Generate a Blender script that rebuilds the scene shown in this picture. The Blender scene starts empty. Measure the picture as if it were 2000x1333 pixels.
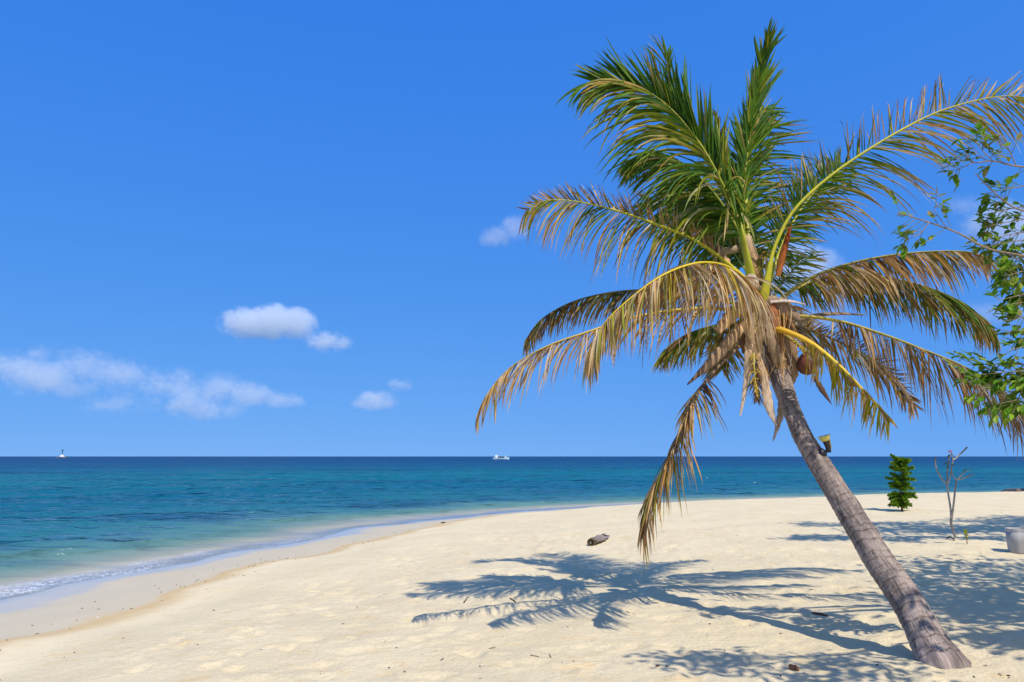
import bpy, math, random
import numpy as np
from mathutils import Vector, Matrix

random.seed(7)
RNG = np.random.default_rng(7)
scene = bpy.context.scene
COL = scene.collection

# ------------------------------------------------------------------ camera, sky, sun, exposure
F_PX, CX, CY, HORIZON = 1511.0, 1000.0, 666.5, 891.5
PITCH = math.atan((HORIZON - CY) / F_PX)
CAM = Vector((0.0, 0.0, 1.6))
cam_data = bpy.data.cameras.new('camera')
cam_data.sensor_width = 36.0
cam_data.lens = F_PX / 2000.0 * 36.0
cam_data.clip_start = 0.05
cam_data.clip_end = 60000.0
cam = bpy.data.objects.new('camera', cam_data)
COL.objects.link(cam)
cam.location = CAM
cam.rotation_euler = (math.pi / 2 + PITCH, 0, math.radians(0.0))
scene.camera = cam

SUN = Vector((0.350, -0.640, 1.0)).normalized()          # towards the sun
SUN_EL = math.asin(SUN.z)
SUN_AZ = math.atan2(SUN.x, SUN.y)                        # clockwise from +Y
world = bpy.data.worlds.new('World')
scene.world = world
world.use_nodes = True
wn = world.node_tree.nodes
wl = world.node_tree.links
bg = wn['Background']
sky = wn.new('ShaderNodeTexSky')
sky.sky_type = 'NISHITA'
sky.sun_disc = False
sky.sun_elevation = SUN_EL
sky.sun_rotation = SUN_AZ
sky.altitude = 0
sky.air_density = 1.0
sky.dust_density = 0.9
sky.ozone_density = 8.0
# clear tropical air: the low, yellowish haze band of the model is lifted out, the whole sky shares one white balance
tco = wn.new('ShaderNodeTexCoord')
lift = wn.new('ShaderNodeVectorMath'); lift.operation = 'MULTIPLY_ADD'
lift.inputs[1].default_value = (1, 1, 0.92); lift.inputs[2].default_value = (0, 0, 0.15)
nrm = wn.new('ShaderNodeVectorMath'); nrm.operation = 'NORMALIZE'
wl.new(tco.outputs['Generated'], lift.inputs[0]); wl.new(lift.outputs[0], nrm.inputs[0]); wl.new(nrm.outputs[0], sky.inputs[0])
sep = wn.new('ShaderNodeSeparateColor'); comb = wn.new('ShaderNodeCombineColor')
wl.new(sky.outputs[0], sep.inputs[0])
for ch, (gain, gam) in enumerate(((1.28, 1.28), (0.755, 0.64), (0.92, 0.18))):      # film curve of the sky, one per channel
    m0 = wn.new('ShaderNodeMath'); m0.operation = 'MULTIPLY'; m0.inputs[1].default_value = 0.1; wl.new(sep.outputs[ch], m0.inputs[0])
    m1 = wn.new('ShaderNodeMath'); m1.operation = 'POWER'; m1.inputs[1].default_value = gam; wl.new(m0.outputs[0], m1.inputs[0])
    m2 = wn.new('ShaderNodeMath'); m2.operation = 'MULTIPLY'; m2.inputs[1].default_value = gain * 10.0; wl.new(m1.outputs[0], m2.inputs[0])
    wl.new(m2.outputs[0], comb.inputs[ch])
wl.new(comb.outputs[0], bg.inputs['Color'])
bg.inputs['Strength'].default_value = 0.10

sun_data = bpy.data.lights.new('sun', 'SUN')
sun_data.energy = 3.95
sun_data.angle = math.radians(0.53)
sun_data.color = (1.0, 0.935, 0.86)
sun = bpy.data.objects.new('sun', sun_data)
COL.objects.link(sun)
sun.location = (20, -25, 40)
sun.rotation_euler = SUN.to_track_quat('Z', 'Y').to_euler()

scene.view_settings.view_transform = 'Standard'
scene.view_settings.look = 'None'
scene.view_settings.exposure = 0.12
scene.view_settings.gamma = 1.0
scene.render.engine = 'CYCLES'
scene.cycles.use_denoising = True
scene.cycles.max_bounces = 10
scene.cycles.transparent_max_bounces = 16
scene.cycles.volume_bounces = 6
scene.cycles.volume_step_rate = 0.3

# ------------------------------------------------------------------ picture geometry -> places
def ray(px, py):
    x = (px - CX) / F_PX
    z = -(py - CY) / F_PX
    return Vector((x, math.cos(PITCH) - z * math.sin(PITCH), math.sin(PITCH) + z * math.cos(PITCH)))

def P(px, py, depth):
    r = ray(px, py)
    return CAM + r * (depth / r.y)

# ------------------------------------------------------------------ numpy noise
_perm = RNG.permutation(4096)
_val = RNG.random(4096) * 2 - 1
def vnoise(x, y):
    xi = np.floor(x).astype(np.int64); yi = np.floor(y).astype(np.int64)
    xf = x - xi; yf = y - yi
    u = xf * xf * xf * (xf * (xf * 6 - 15) + 10); v = yf * yf * yf * (yf * (yf * 6 - 15) + 10)
    def h(a, b):
        return _val[_perm[(a + _perm[b & 4095]) & 4095]]
    return (h(xi, yi) * (1 - u) + h(xi + 1, yi) * u) * (1 - v) + (h(xi, yi + 1) * (1 - u) + h(xi + 1, yi + 1) * u) * v
def fbm(x, y, o=4, g=0.5):
    s = 0; a = 1.0; t = 0
    for i in range(o):
        s = s + a * vnoise(x * 2 ** i + 17.3 * i, y * 2 ** i - 9.1 * i); t += a; a *= g
    return s / t

# ------------------------------------------------------------------ shore and sand height
def catmull(pts, n):
    p = np.array(pts, float)
    p = np.vstack([2 * p[0] - p[1], p, 2 * p[-1] - p[-2]])
    out = []
    for i in range(1, len(p) - 2):
        for k in range(n):
            t = k / n
            out.append(0.5 * ((2 * p[i]) + (-p[i - 1] + p[i + 1]) * t + (2 * p[i - 1] - 5 * p[i] + 4 * p[i + 1] - p[i + 2]) * t * t + (-p[i - 1] + 3 * p[i] - 3 * p[i + 1] + p[i + 2]) * t ** 3))
    out.append(p[-2])
    return np.array(out)

WATER_Z = -1.0
SHORE = catmull([(-18, -300), (-17, -180), (-15.5, -110), (-14, -60), (-13.1, -32), (-12.4, -14), (-11.6, 0), (-10.1, 8), (-9.15, 15.2), (-8.4, 18.8), (-6.9, 23.9),
                 (-5.3, 29.2), (-2.7, 33.6), (1.2, 38.1), (6.5, 42.2), (14, 46.5), (22, 50.5), (34, 54), (52, 57), (78, 60), (120, 63), (190, 66), (300, 69), (480, 72), (720, 74), (1000, 75)], 6)
PROFILE_D = np.linspace(-200, 120, 6401)
PROFILE_Z = np.interp(PROFILE_D, [-200, -60, -20, -5, 0, 1.1, 4.2, 5.5, 9, 14, 22, 60, 120],
                      [-14, -3.6, -2.2, -1.40, -1.0, -0.93, -0.62, -0.50, -0.30, -0.14, -0.06, 0.1, 0.3])
PROFILE_Z = np.convolve(np.pad(PROFILE_Z, 6, mode='edge'), np.ones(13) / 13, mode='valid')

def shore_distance(x, y):
    """signed distance to the water's edge, sand side positive"""
    x = np.asarray(x, float).ravel(); y = np.asarray(y, float).ravel()
    best = np.full(x.shape, 1e12); sgn = np.ones(x.shape)
    for a, b in zip(SHORE[:-1], SHORE[1:]):
        d = b - a; L2 = d @ d
        t = np.clip(((x - a[0]) * d[0] + (y - a[1]) * d[1]) / L2, 0, 1)
        qx = x - (a[0] + t * d[0]); qy = y - (a[1] + t * d[1])
        r = qx * qx + qy * qy
        c = qx * d[1] - qy * d[0]
        m = r < best
        best[m] = r[m]; sgn[m] = np.where(c[m] >= 0, 1, -1)
    d = np.sqrt(best) * sgn
    wob = 0.34 * vnoise(x * 0.42 + 3.1, y * 0.42) + 0.16 * vnoise(x * 1.1, y * 1.1 + 7)
    return d + wob * np.clip(1.5 - np.abs(d) / 9, 0, 1)

MOUNDS = []           # (x, y, radius, height)
def sand_z(x, y, d=None):
    x = np.asarray(x, float).ravel(); y = np.asarray(y, float).ravel()
    if d is None:
        d = shore_distance(x, y)
    z = np.interp(d, PROFILE_D, PROFILE_Z)
    dry = np.clip((d - 4.6) / 2.0, 0, 1)
    z = z + dry * (0.045 * fbm(x * 0.35, y * 0.35, 3) + 0.030 * fbm(x * 1.3 + 5, y * 1.3, 3))
    for mx, my, r, h in MOUNDS:
        z = z + h * np.exp(-((x - mx) ** 2 + (y - my) ** 2) / (r * r))
    return z
def gz(x, y):
    return float(sand_z([x], [y])[0])
def on_sand(px, py):
    r = ray(px, py)
    t = np.linspace(2.0, 80.0, 1600)
    xs = r.x * t; ys = r.y * t; zs = CAM.z + r.z * t
    h = sand_z(xs, ys)
    k = np.argmax(zs < h)
    if k == 0:
        k = len(t) - 1
    a = (zs - h)[k - 1]; b = (zs - h)[k]
    tt = t[k - 1] + (t[k] - t[k - 1]) * a / (a - b)
    p = CAM + r * tt
    return Vector((p.x, p.y, gz(p.x, p.y)))

# ------------------------------------------------------------------ object helpers
def tag(o, label=None, cat=None, group=None, kind=None):
    if label: o['label'] = label
    if cat: o['category'] = cat
    if group: o['group'] = group
    if kind: o['kind'] = kind
    return o

def empty(name, loc):
    o = bpy.data.objects.new(name, None)
    o.location = loc
    o.empty_display_size = 0.1
    COL.objects.link(o)
    return o

class MB:
    """collects vertices, faces and per-vertex colour into one mesh"""
    def __init__(self):
        self.v = []; self.f = []; self.c = []; self.n = 0
    def add(self, verts, faces, col=None):
        b = self.n
        self.v.extend([tuple(p) for p in verts])
        self.f.extend([tuple(i + b for i in f) for f in faces])
        if col is None:
            col = (0.5, 0.5, 0.5)
        if len(col) == 3 and not hasattr(col[0], '__len__'):
            self.c.extend([tuple(col)] * len(verts))
        else:
            self.c.extend([tuple(c) for c in col])
        self.n += len(verts)
    def tube(self, path, radii, sides=8, col=(.5, .5, .5), flat=1.0, up=None, cap=True):
        pts = [Vector(p) for p in path]
        n = len(pts)
        if not hasattr(radii, '__len__'):
            radii = [radii] * n
        ref = Vector(up) if up is not None else None
        verts = []; cols = []
        prev = None
        for i, p in enumerate(pts):
            t = (pts[min(i + 1, n - 1)] - pts[max(i - 1, 0)])
            if t.length < 1e-9: t = Vector((0, 0, 1))
            t.normalize()
            if ref is not None:
                a = ref - t * ref.dot(t)
            elif prev is None:
                a = Vector((0, 0, 1)) if abs(t.z) < 0.9 else Vector((1, 0, 0))
                a = a - t * a.dot(t)
            else:
                a = prev - t * prev.dot(t)
            a.normalize(); prev = a
            b = t.cross(a)
            for k in range(sides):
                w = 2 * math.pi * k / sides
                verts.append(p + (a * math.cos(w) * flat + b * math.sin(w)) * radii[i])
                cols.append(col[i] if hasattr(col[0], '__len__') else col)
        faces = []
        for i in range(n - 1):
            for k in range(sides):
                k2 = (k + 1) % sides
                faces.append((i * sides + k, i * sides + k2, (i + 1) * sides + k2, (i + 1) * sides + k))
        if cap:
            faces.append(tuple(range(sides))[::-1])
            faces.append(tuple((n - 1) * sides + k for k in range(sides)))
        self.add(verts, faces, cols)
    def box(self, c, s, col=(.5, .5, .5), rot=None):
        x, y, z = s[0] / 2, s[1] / 2, s[2] / 2
        vs = [Vector((i, j, k)) for i in (-x, x) for j in (-y, y) for k in (-z, z)]
        if rot is not None: vs = [rot @ v for v in vs]
        self.add([Vector(c) + v for v in vs], [(0, 1, 3, 2), (4, 6, 7, 5), (0, 4, 5, 1), (2, 3, 7, 6), (0, 2, 6, 4), (1, 5, 7, 3)], col)
    def lathe(self, prof, c, col, sides=20, rot=None, jitter=0.0):
        """prof: (radius, height) list, closed at both ends when the radius is 0"""
        verts = []; faces = []; n = len(prof)
        for r, h in prof:
            for k in range(sides):
                w = 2 * math.pi * k / sides
                j = 1 + random.uniform(-jitter, jitter)
                v = Vector((r * math.cos(w) * j, r * math.sin(w) * j, h))
                if rot is not None: v = rot @ v
                verts.append(Vector(c) + v)
        for i in range(n - 1):
            for k in range(sides):
                k2 = (k + 1) % sides
                faces.append((i * sides + k, i * sides + k2, (i + 1) * sides + k2, (i + 1) * sides + k))
        faces.append(tuple(range(sides))[::-1]); faces.append(tuple((n - 1) * sides + k for k in range(sides)))
        self.add(verts, faces, col)
    def build(self, name, mat, parent=None, smooth=False, origin=None):
        me = bpy.data.meshes.new(name)
        off = Vector((0, 0, 0))
        if parent is not None:
            off = WORLD_LOC.get(parent.name, Vector((0, 0, 0)))
        elif origin is not None:
            off = Vector(origin)
        me.from_pydata([(p[0] - off.x, p[1] - off.y, p[2] - off.z) for p in self.v], [], self.f)
        at = me.color_attributes.new('Col', 'FLOAT_COLOR', 'POINT')
        c = np.ones((len(self.v), 4), dtype=np.float32)
        if len(self.v): c[:, :3] = np.array(self.c, dtype=np.float32)
        at.data.foreach_set('color', c.ravel())
        if smooth:
            me.polygons.foreach_set('use_smooth', np.ones(len(me.polygons), dtype=bool))
        me.materials.append(mat)
        me.update()
        o = bpy.data.objects.new(name, me)
        COL.objects.link(o)
        if parent is not None:
            o.parent = parent
            WORLD_LOC[o.name] = off
        else:
            o.location = off
            WORLD_LOC[o.name] = off
        return o
WORLD_LOC = {}
def root(name, loc, label, cat, group=None):
    o = empty(name, loc)
    WORLD_LOC[o.name] = Vector(loc)
    return tag(o, label, cat, group)

# ------------------------------------------------------------------ material helpers
class NT:
    def __init__(self, name):
        self.m = bpy.data.materials.new(name); self.m.use_nodes = True
        self.t = self.m.node_tree; self.t.nodes.clear()
        self.out = self.t.nodes.new('ShaderNodeOutputMaterial')
    def n(self, ty, **kw):
        nd = self.t.nodes.new(ty)
        for k, v in kw.items(): setattr(nd, k, v)
        return nd
    def L(self, a, b): self.t.links.new(a, b)
    def setin(self, nd, key, v):
        if v is None: return
        if isinstance(v, bpy.types.NodeSocket): self.L(v, nd.inputs[key])
        else:
            s = nd.inputs[key]
            try:
                s.default_value = v
            except Exception:
                s.default_value = (*v, 1.0)
    def math(self, op, a, b=None, c=None, clamp=False):
        nd = self.n('ShaderNodeMath', operation=op); nd.use_clamp = clamp
        self.setin(nd, 0, a); self.setin(nd, 1, b); self.setin(nd, 2, c)
        return nd.outputs[0]
    def vmath(self, op, a, b=None, scale=None):
        nd = self.n('ShaderNodeVectorMath', operation=op)
        self.setin(nd, 0, a); self.setin(nd, 1, b)
        if scale is not None: self.setin(nd, 'Scale', scale)
        return nd.outputs['Value' if op in ('LENGTH', 'DOT_PRODUCT', 'DISTANCE') else 'Vector']
    def attr(self, name, out='Fac'):
        nd = self.n('ShaderNodeAttribute'); nd.attribute_name = name
        return nd.outputs[out]
    def noise(self, vec, scale, detail=4, rough=0.55, dist=0.0, out='Fac'):
        nd = self.n('ShaderNodeTexNoise')
        if vec is not None: self.L(vec, nd.inputs['Vector'])
        nd.inputs['Scale'].default_value = scale; nd.inputs['Detail'].default_value = detail
        nd.inputs['Roughness'].default_value = rough; nd.inputs['Distortion'].default_value = dist
        return nd.outputs[out]
    def ramp(self, fac, stops, interp='LINEAR'):
        nd = self.n('ShaderNodeValToRGB'); nd.color_ramp.interpolation = interp
        e = nd.color_ramp.elements
        while len(e) < len(stops): e.new(0.5)
        for el, (p, c) in zip(e, stops):
            el.position = p
            el.color = (*c, 1) if hasattr(c, '__len__') else (c, c, c, 1)
        self.L(fac, nd.inputs[0])
        return nd.outputs[0]
    def mapr(self, v, a, b, c=0.0, d=1.0, smooth=True):
        nd = self.n('ShaderNodeMapRange')
        nd.interpolation_type = 'SMOOTHSTEP' if smooth else 'LINEAR'
        self.setin(nd, 0, v); nd.inputs[1].default_value = a; nd.inputs[2].default_value = b
        nd.inputs[3].default_value = c; nd.inputs[4].default_value = d
        return nd.outputs[0]
    def mix(self, fac, a, b, mode='MIX'):
        nd = self.n('ShaderNodeMix', data_type='RGBA', blend_type=mode)
        self.setin(nd, 0, fac)
        for key, v in ((6, a), (7, b)):
            if isinstance(v, bpy.types.NodeSocket): self.L(v, nd.inputs[key])
            else: nd.inputs[key].default_value = (*v, 1.0)
        return nd.outputs[2]
    def bump(self, h, strength=0.5, dist=0.01, normal=None):
        nd = self.n('ShaderNodeBump')
        nd.inputs['Strength'].default_value = strength; nd.inputs['Distance'].default_value = dist
        self.L(h, nd.inputs['Height'])
        if normal is not None: self.L(normal, nd.inputs['Normal'])
        return nd.outputs[0]
    def pos(self): return self.n('ShaderNodeNewGeometry').outputs['Position']
    def obj(self): return self.n('ShaderNodeTexCoord').outputs['Object']
    def scale(self, v, s): return self.vmath('MULTIPLY', v, s)
    def principled(self, color, rough=0.7, normal=None, spec=0.5, ior=None, translucent=None, **kw):
        b = self.n('ShaderNodeBsdfPrincipled')
        self.setin(b, 'Base Color', color); self.setin(b, 'Roughness', rough)
        self.setin(b, 'Specular IOR Level', spec)
        if ior: b.inputs['IOR'].default_value = ior
        if normal is not None: self.L(normal, b.inputs['Normal'])
        for k, v in kw.items(): self.setin(b, k, v)
        s = b.outputs[0]
        if translucent:
            tr = self.n('ShaderNodeBsdfTranslucent'); self.setin(tr, 'Color', color)
            mx = self.n('ShaderNodeMixShader'); mx.inputs[0].default_value = translucent
            self.L(s, mx.inputs[1]); self.L(tr.outputs[0], mx.inputs[2]); s = mx.outputs[0]
        return s
    def done(self, shader):
        self.L(shader, self.out.inputs['Surface']); return self.m

def mat_leaf(name, trans=0.3, rough=0.45, spec=0.4):
    t = NT(name)
    c = t.attr('Col', 'Color')
    n = t.noise(t.obj(), 9.0, 3)
    c = t.mix(1.0, c, t.ramp(n, [(0.25, 0.72), (0.75, 1.28)]), 'MULTIPLY')
    return t.done(t.principled(c, rough, spec=spec, translucent=trans))
def mat_col(name, rough=0.7, spec=0.3, nscale=30.0, bump=0.3, bdist=0.004, lo=0.7, hi=1.3, stretch=(1, 1, 1)):
    """colour from the mesh, broken up by grain"""
    t = NT(name)
    v = t.scale(t.obj(), stretch)
    n = t.noise(v, nscale, 6, 0.65)
    c = t.mix(1.0, t.attr('Col', 'Color'), t.ramp(n, [(0.28, lo), (0.72, hi)]), 'MULTIPLY')
    return t.done(t.principled(c, rough, t.bump(n, bump, bdist), spec))

# ------------------------------------------------------------------ ground: sand
def graded(lo, hi, centre0, centre1, s0, growth):
    def side(start, end, sgn):
        out = []; p = start
        while (p - end) * sgn < 0:
            p += sgn * (s0 + growth * abs(p - start)); out.append(p)
        return out
    mid = list(np.arange(centre0, centre1 + 1e-6, s0))
    return np.array(sorted(side(centre0, lo, -1)) + mid + side(mid[-1], hi, 1))

PALM_BASE = on_sand(1843, 1303)
PLUMERIA_BASE = on_sand(1868, 1063)
MOUNDS.append((PLUMERIA_BASE.x, PLUMERIA_BASE.y, 0.9, 0.10))
MOUNDS.append((PALM_BASE.x, PALM_BASE.y, 0.5, 0.03))

gx = graded(-90, 420, -3.0, 7.0, 0.05, 0.030)
gy = graded(-60, 140, 5.0, 12.0, 0.05, 0.016)
XX, YY = np.meshgrid(gx, gy)
DD = shore_distance(XX, YY).reshape(XX.shape)
ZZ = sand_z(XX, YY, DD.ravel()).reshape(XX.shape)
# footprints and scuffs trodden into the dry sand
for k in range(2600):
    if k < 2000:
        fx, fy = random.uniform(-8, 12), random.uniform(4.2, 20)
    else:
        fx, fy = random.uniform(-6, 30), random.uniform(16, 42)
    r = random.uniform(0.06, 0.15); ang = random.uniform(0, math.pi); dep = random.uniform(0.006, 0.026)
    i0, i1 = np.searchsorted(gx, [fx - 0.5, fx + 0.5]); j0, j1 = np.searchsorted(gy, [fy - 0.5, fy + 0.5])
    if i1 <= i0 or j1 <= j0: continue
    sx = XX[j0:j1, i0:i1] - fx; sy = YY[j0:j1, i0:i1] - fy
    a = (sx * math.cos(ang) + sy * math.sin(ang)) / (r * 1.7); b = (-sx * math.sin(ang) + sy * math.cos(ang)) / r
    q = a * a + b * b
    dry = np.clip((DD[j0:j1, i0:i1] - 5.0) / 1.2, 0, 1)
    ZZ[j0:j1, i0:i1] += dry * dep * (-np.exp(-q * 1.6) + 0.5 * np.exp(-(np.sqrt(q) - 1.25) ** 2 * 7))
ny, nx = XX.shape
sv = np.stack([XX, YY, ZZ], -1).reshape(-1, 3)
idx = np.arange(ny * nx).reshape(ny, nx)
sf = np.stack([idx[:-1, :-1], idx[:-1, 1:], idx[1:, 1:], idx[1:, :-1]], -1).reshape(-1, 4)

def grid_mesh(name, verts, faces, mat, attrs):
    me = bpy.data.meshes.new(name)
    me.vertices.add(len(verts)); me.vertices.foreach_set('co', verts.astype(np.float32).ravel())
    me.loops.add(len(faces) * 4); me.loops.foreach_set('vertex_index', faces.astype(np.int32).ravel())
    me.polygons.add(len(faces)); me.polygons.foreach_set('loop_start', np.arange(len(faces), dtype=np.int32) * 4)
    me.polygons.foreach_set('use_smooth', np.ones(len(faces), dtype=bool))
    me.update(calc_edges=True)
    for k, v in attrs.items():
        a = me.attributes.new(k, 'FLOAT', 'POINT'); a.data.foreach_set('value', v.astype(np.float32).ravel())
    me.materials.append(mat)
    o = bpy.data.objects.new(name, me); COL.objects.link(o)
    return o

def mat_sand():
    t = NT('beach_sand')
    p = t.pos()
    d0 = t.attr('shore')
    wob = t.math('MULTIPLY', t.math('SUBTRACT', t.noise(p, 0.55, 5, 0.6), 0.5), 1.0)
    wob2 = t.math('MULTIPLY', t.math('SUBTRACT', t.noise(p, 4.0, 4, 0.6), 0.5), 0.35)
    d = t.math('ADD', d0, t.math('ADD', wob, wob2))
    # dry sand: pale cream with churned patches of damper, yellower sand
    big = t.noise(p, 0.9, 5, 0.6)
    mid = t.noise(t.scale(p, (1.0, 1.5, 1.0)), 2.6, 7, 0.68)
    fine = t.noise(p, 26.0, 5, 0.7)
    grain = t.noise(p, 420.0, 2, 0.6)
    dry = t.mix(t.mapr(big, 0.35, 0.7), (0.80, 0.67, 0.41), (0.74, 0.615, 0.37))
    dry = t.mix(t.mapr(mid, 0.54, 0.68, 0, 0.60), dry, (0.75, 0.54, 0.255))
    dry = t.mix(t.mapr(t.noise(p, 7.5, 4, 0.7), 0.60, 0.72, 0, 0.35), dry, (0.82, 0.695, 0.44))
    dry = t.mix(1.0, dry, t.ramp(fine, [(0.3, 0.90), (0.7, 1.07)]), 'MULTIPLY')
    dry = t.mix(1.0, dry, t.ramp(grain, [(0.3, 0.93), (0.7, 1.06)]), 'MULTIPLY')
    tan = t.mix(fine, (0.64, 0.475, 0.25), (0.55, 0.39, 0.18))
    wet = t.mix(t.noise(p, 1.6, 4), (0.60, 0.515, 0.345), (0.55, 0.47, 0.31))
    under = (0.46, 0.42, 0.31)
    c = t.mix(t.mapr(d, -0.3, 0.6), under, wet)
    c = t.mix(t.mapr(d, 3.2, 3.55), c, tan)
    c = t.mix(t.mapr(d, 3.5, 4.2), c, dry)
    rough = t.ramp(t.math('DIVIDE', d, 6.0), [(0.0, 0.10), (0.12, 0.14), (0.20, 0.50), (0.50, 0.75), (0.66, 0.95)])
    spec = t.mapr(d, 0.6, 1.1, 0.09, 0.02)
    dryness = t.mapr(d, 3.6, 5.2)
    h = t.math('ADD', t.math('MULTIPLY', t.noise(t.scale(p, (1, 1.25, 1)), 6.5, 7, 0.66), 1.0), t.math('MULTIPLY', t.noise(p, 22.0, 6, 0.7), 0.50))
    h = t.math('MULTIPLY', h, t.mapr(d, 3.4, 5.4, 0.004, 1.0))
    n = t.bump(h, 0.75, 0.055)
    n = t.bump(t.math('MULTIPLY', grain, dryness), 0.25, 0.002, n)
    return t.done(t.principled(c, rough, n, spec))

sand = grid_mesh('beach', sv, sf, mat_sand(), {'shore': DD})
tag(sand, 'pale cream sand beach curving along the water', None, None, 'structure')

# ------------------------------------------------------------------ sea
wx = graded(-9000, 9000, -14.0, 24.0, 0.16, 0.022)
wy = graded(-300, 11000, 12.0, 40.0, 0.10, 0.014)
WX, WY = np.meshgrid(wx, wy)
WD = shore_distance(WX, WY).reshape(WX.shape)
rng_d = np.hypot(WX, WY)
off = np.clip(-WD, 0, None)
WZ = np.zeros_like(WX)
warp = 2.2 * fbm(WX * 0.10, WY * 0.10, 3)
warp2 = 1.0 * fbm(WX * 0.35 + 40, WY * 0.35, 3)
for lam, amp, ang, far in ((11.0, 0.055, 9, 320), (5.2, 0.060, -12, 240), (2.9, 0.050, 20, 170), (1.7, 0.034, -26, 110), (1.05, 0.020, 34, 70)):
    a = math.radians(ang)
    ph = (-WX * math.sin(a) + WY * math.cos(a) + warp * lam * 0.25 + warp2 * lam * 0.22) * 2 * math.pi / lam
    env = 0.55 + 0.9 * fbm(WX * 0.6 / lam + lam, WY * 1.1 / lam, 2)
    WZ += amp * env * (np.sin(ph) + 0.25 * np.cos(2 * ph)) * np.clip(1.4 - rng_d / far, 0, 1)
WZ += 0.02 * fbm(WX * 1.6, WY * 2.2, 3) * np.clip(1.3 - rng_d / 70, 0, 1)
WZ *= np.clip(off / 6.0, 0.0, 1.0)
# one low ripple lapping on to the sand
WZ += 0.03 * np.exp(-((off - 0.55) / 0.32) ** 2) * (0.4 + 0.6 * (vnoise(WX * 0.30 + 2, WY * 0.30) > -0.2)) * (WD < 0.4) * np.clip((30 - WY) / 10, 0, 1)
WZ = WATER_Z + WZ
keep = (WD < 1.2)
ny, nx = WX.shape
idx = np.arange(ny * nx).reshape(ny, nx)
wf = np.stack([idx[:-1, :-1], idx[:-1, 1:], idx[1:, 1:], idx[1:, :-1]], -1).reshape(-1, 4)
wf = wf[keep.ravel()[wf].any(1)]
wv = np.stack([WX, WY, WZ], -1).reshape(-1, 3)
used = np.unique(wf)
remap = np.full(len(wv), -1); remap[used] = np.arange(len(used))

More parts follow.
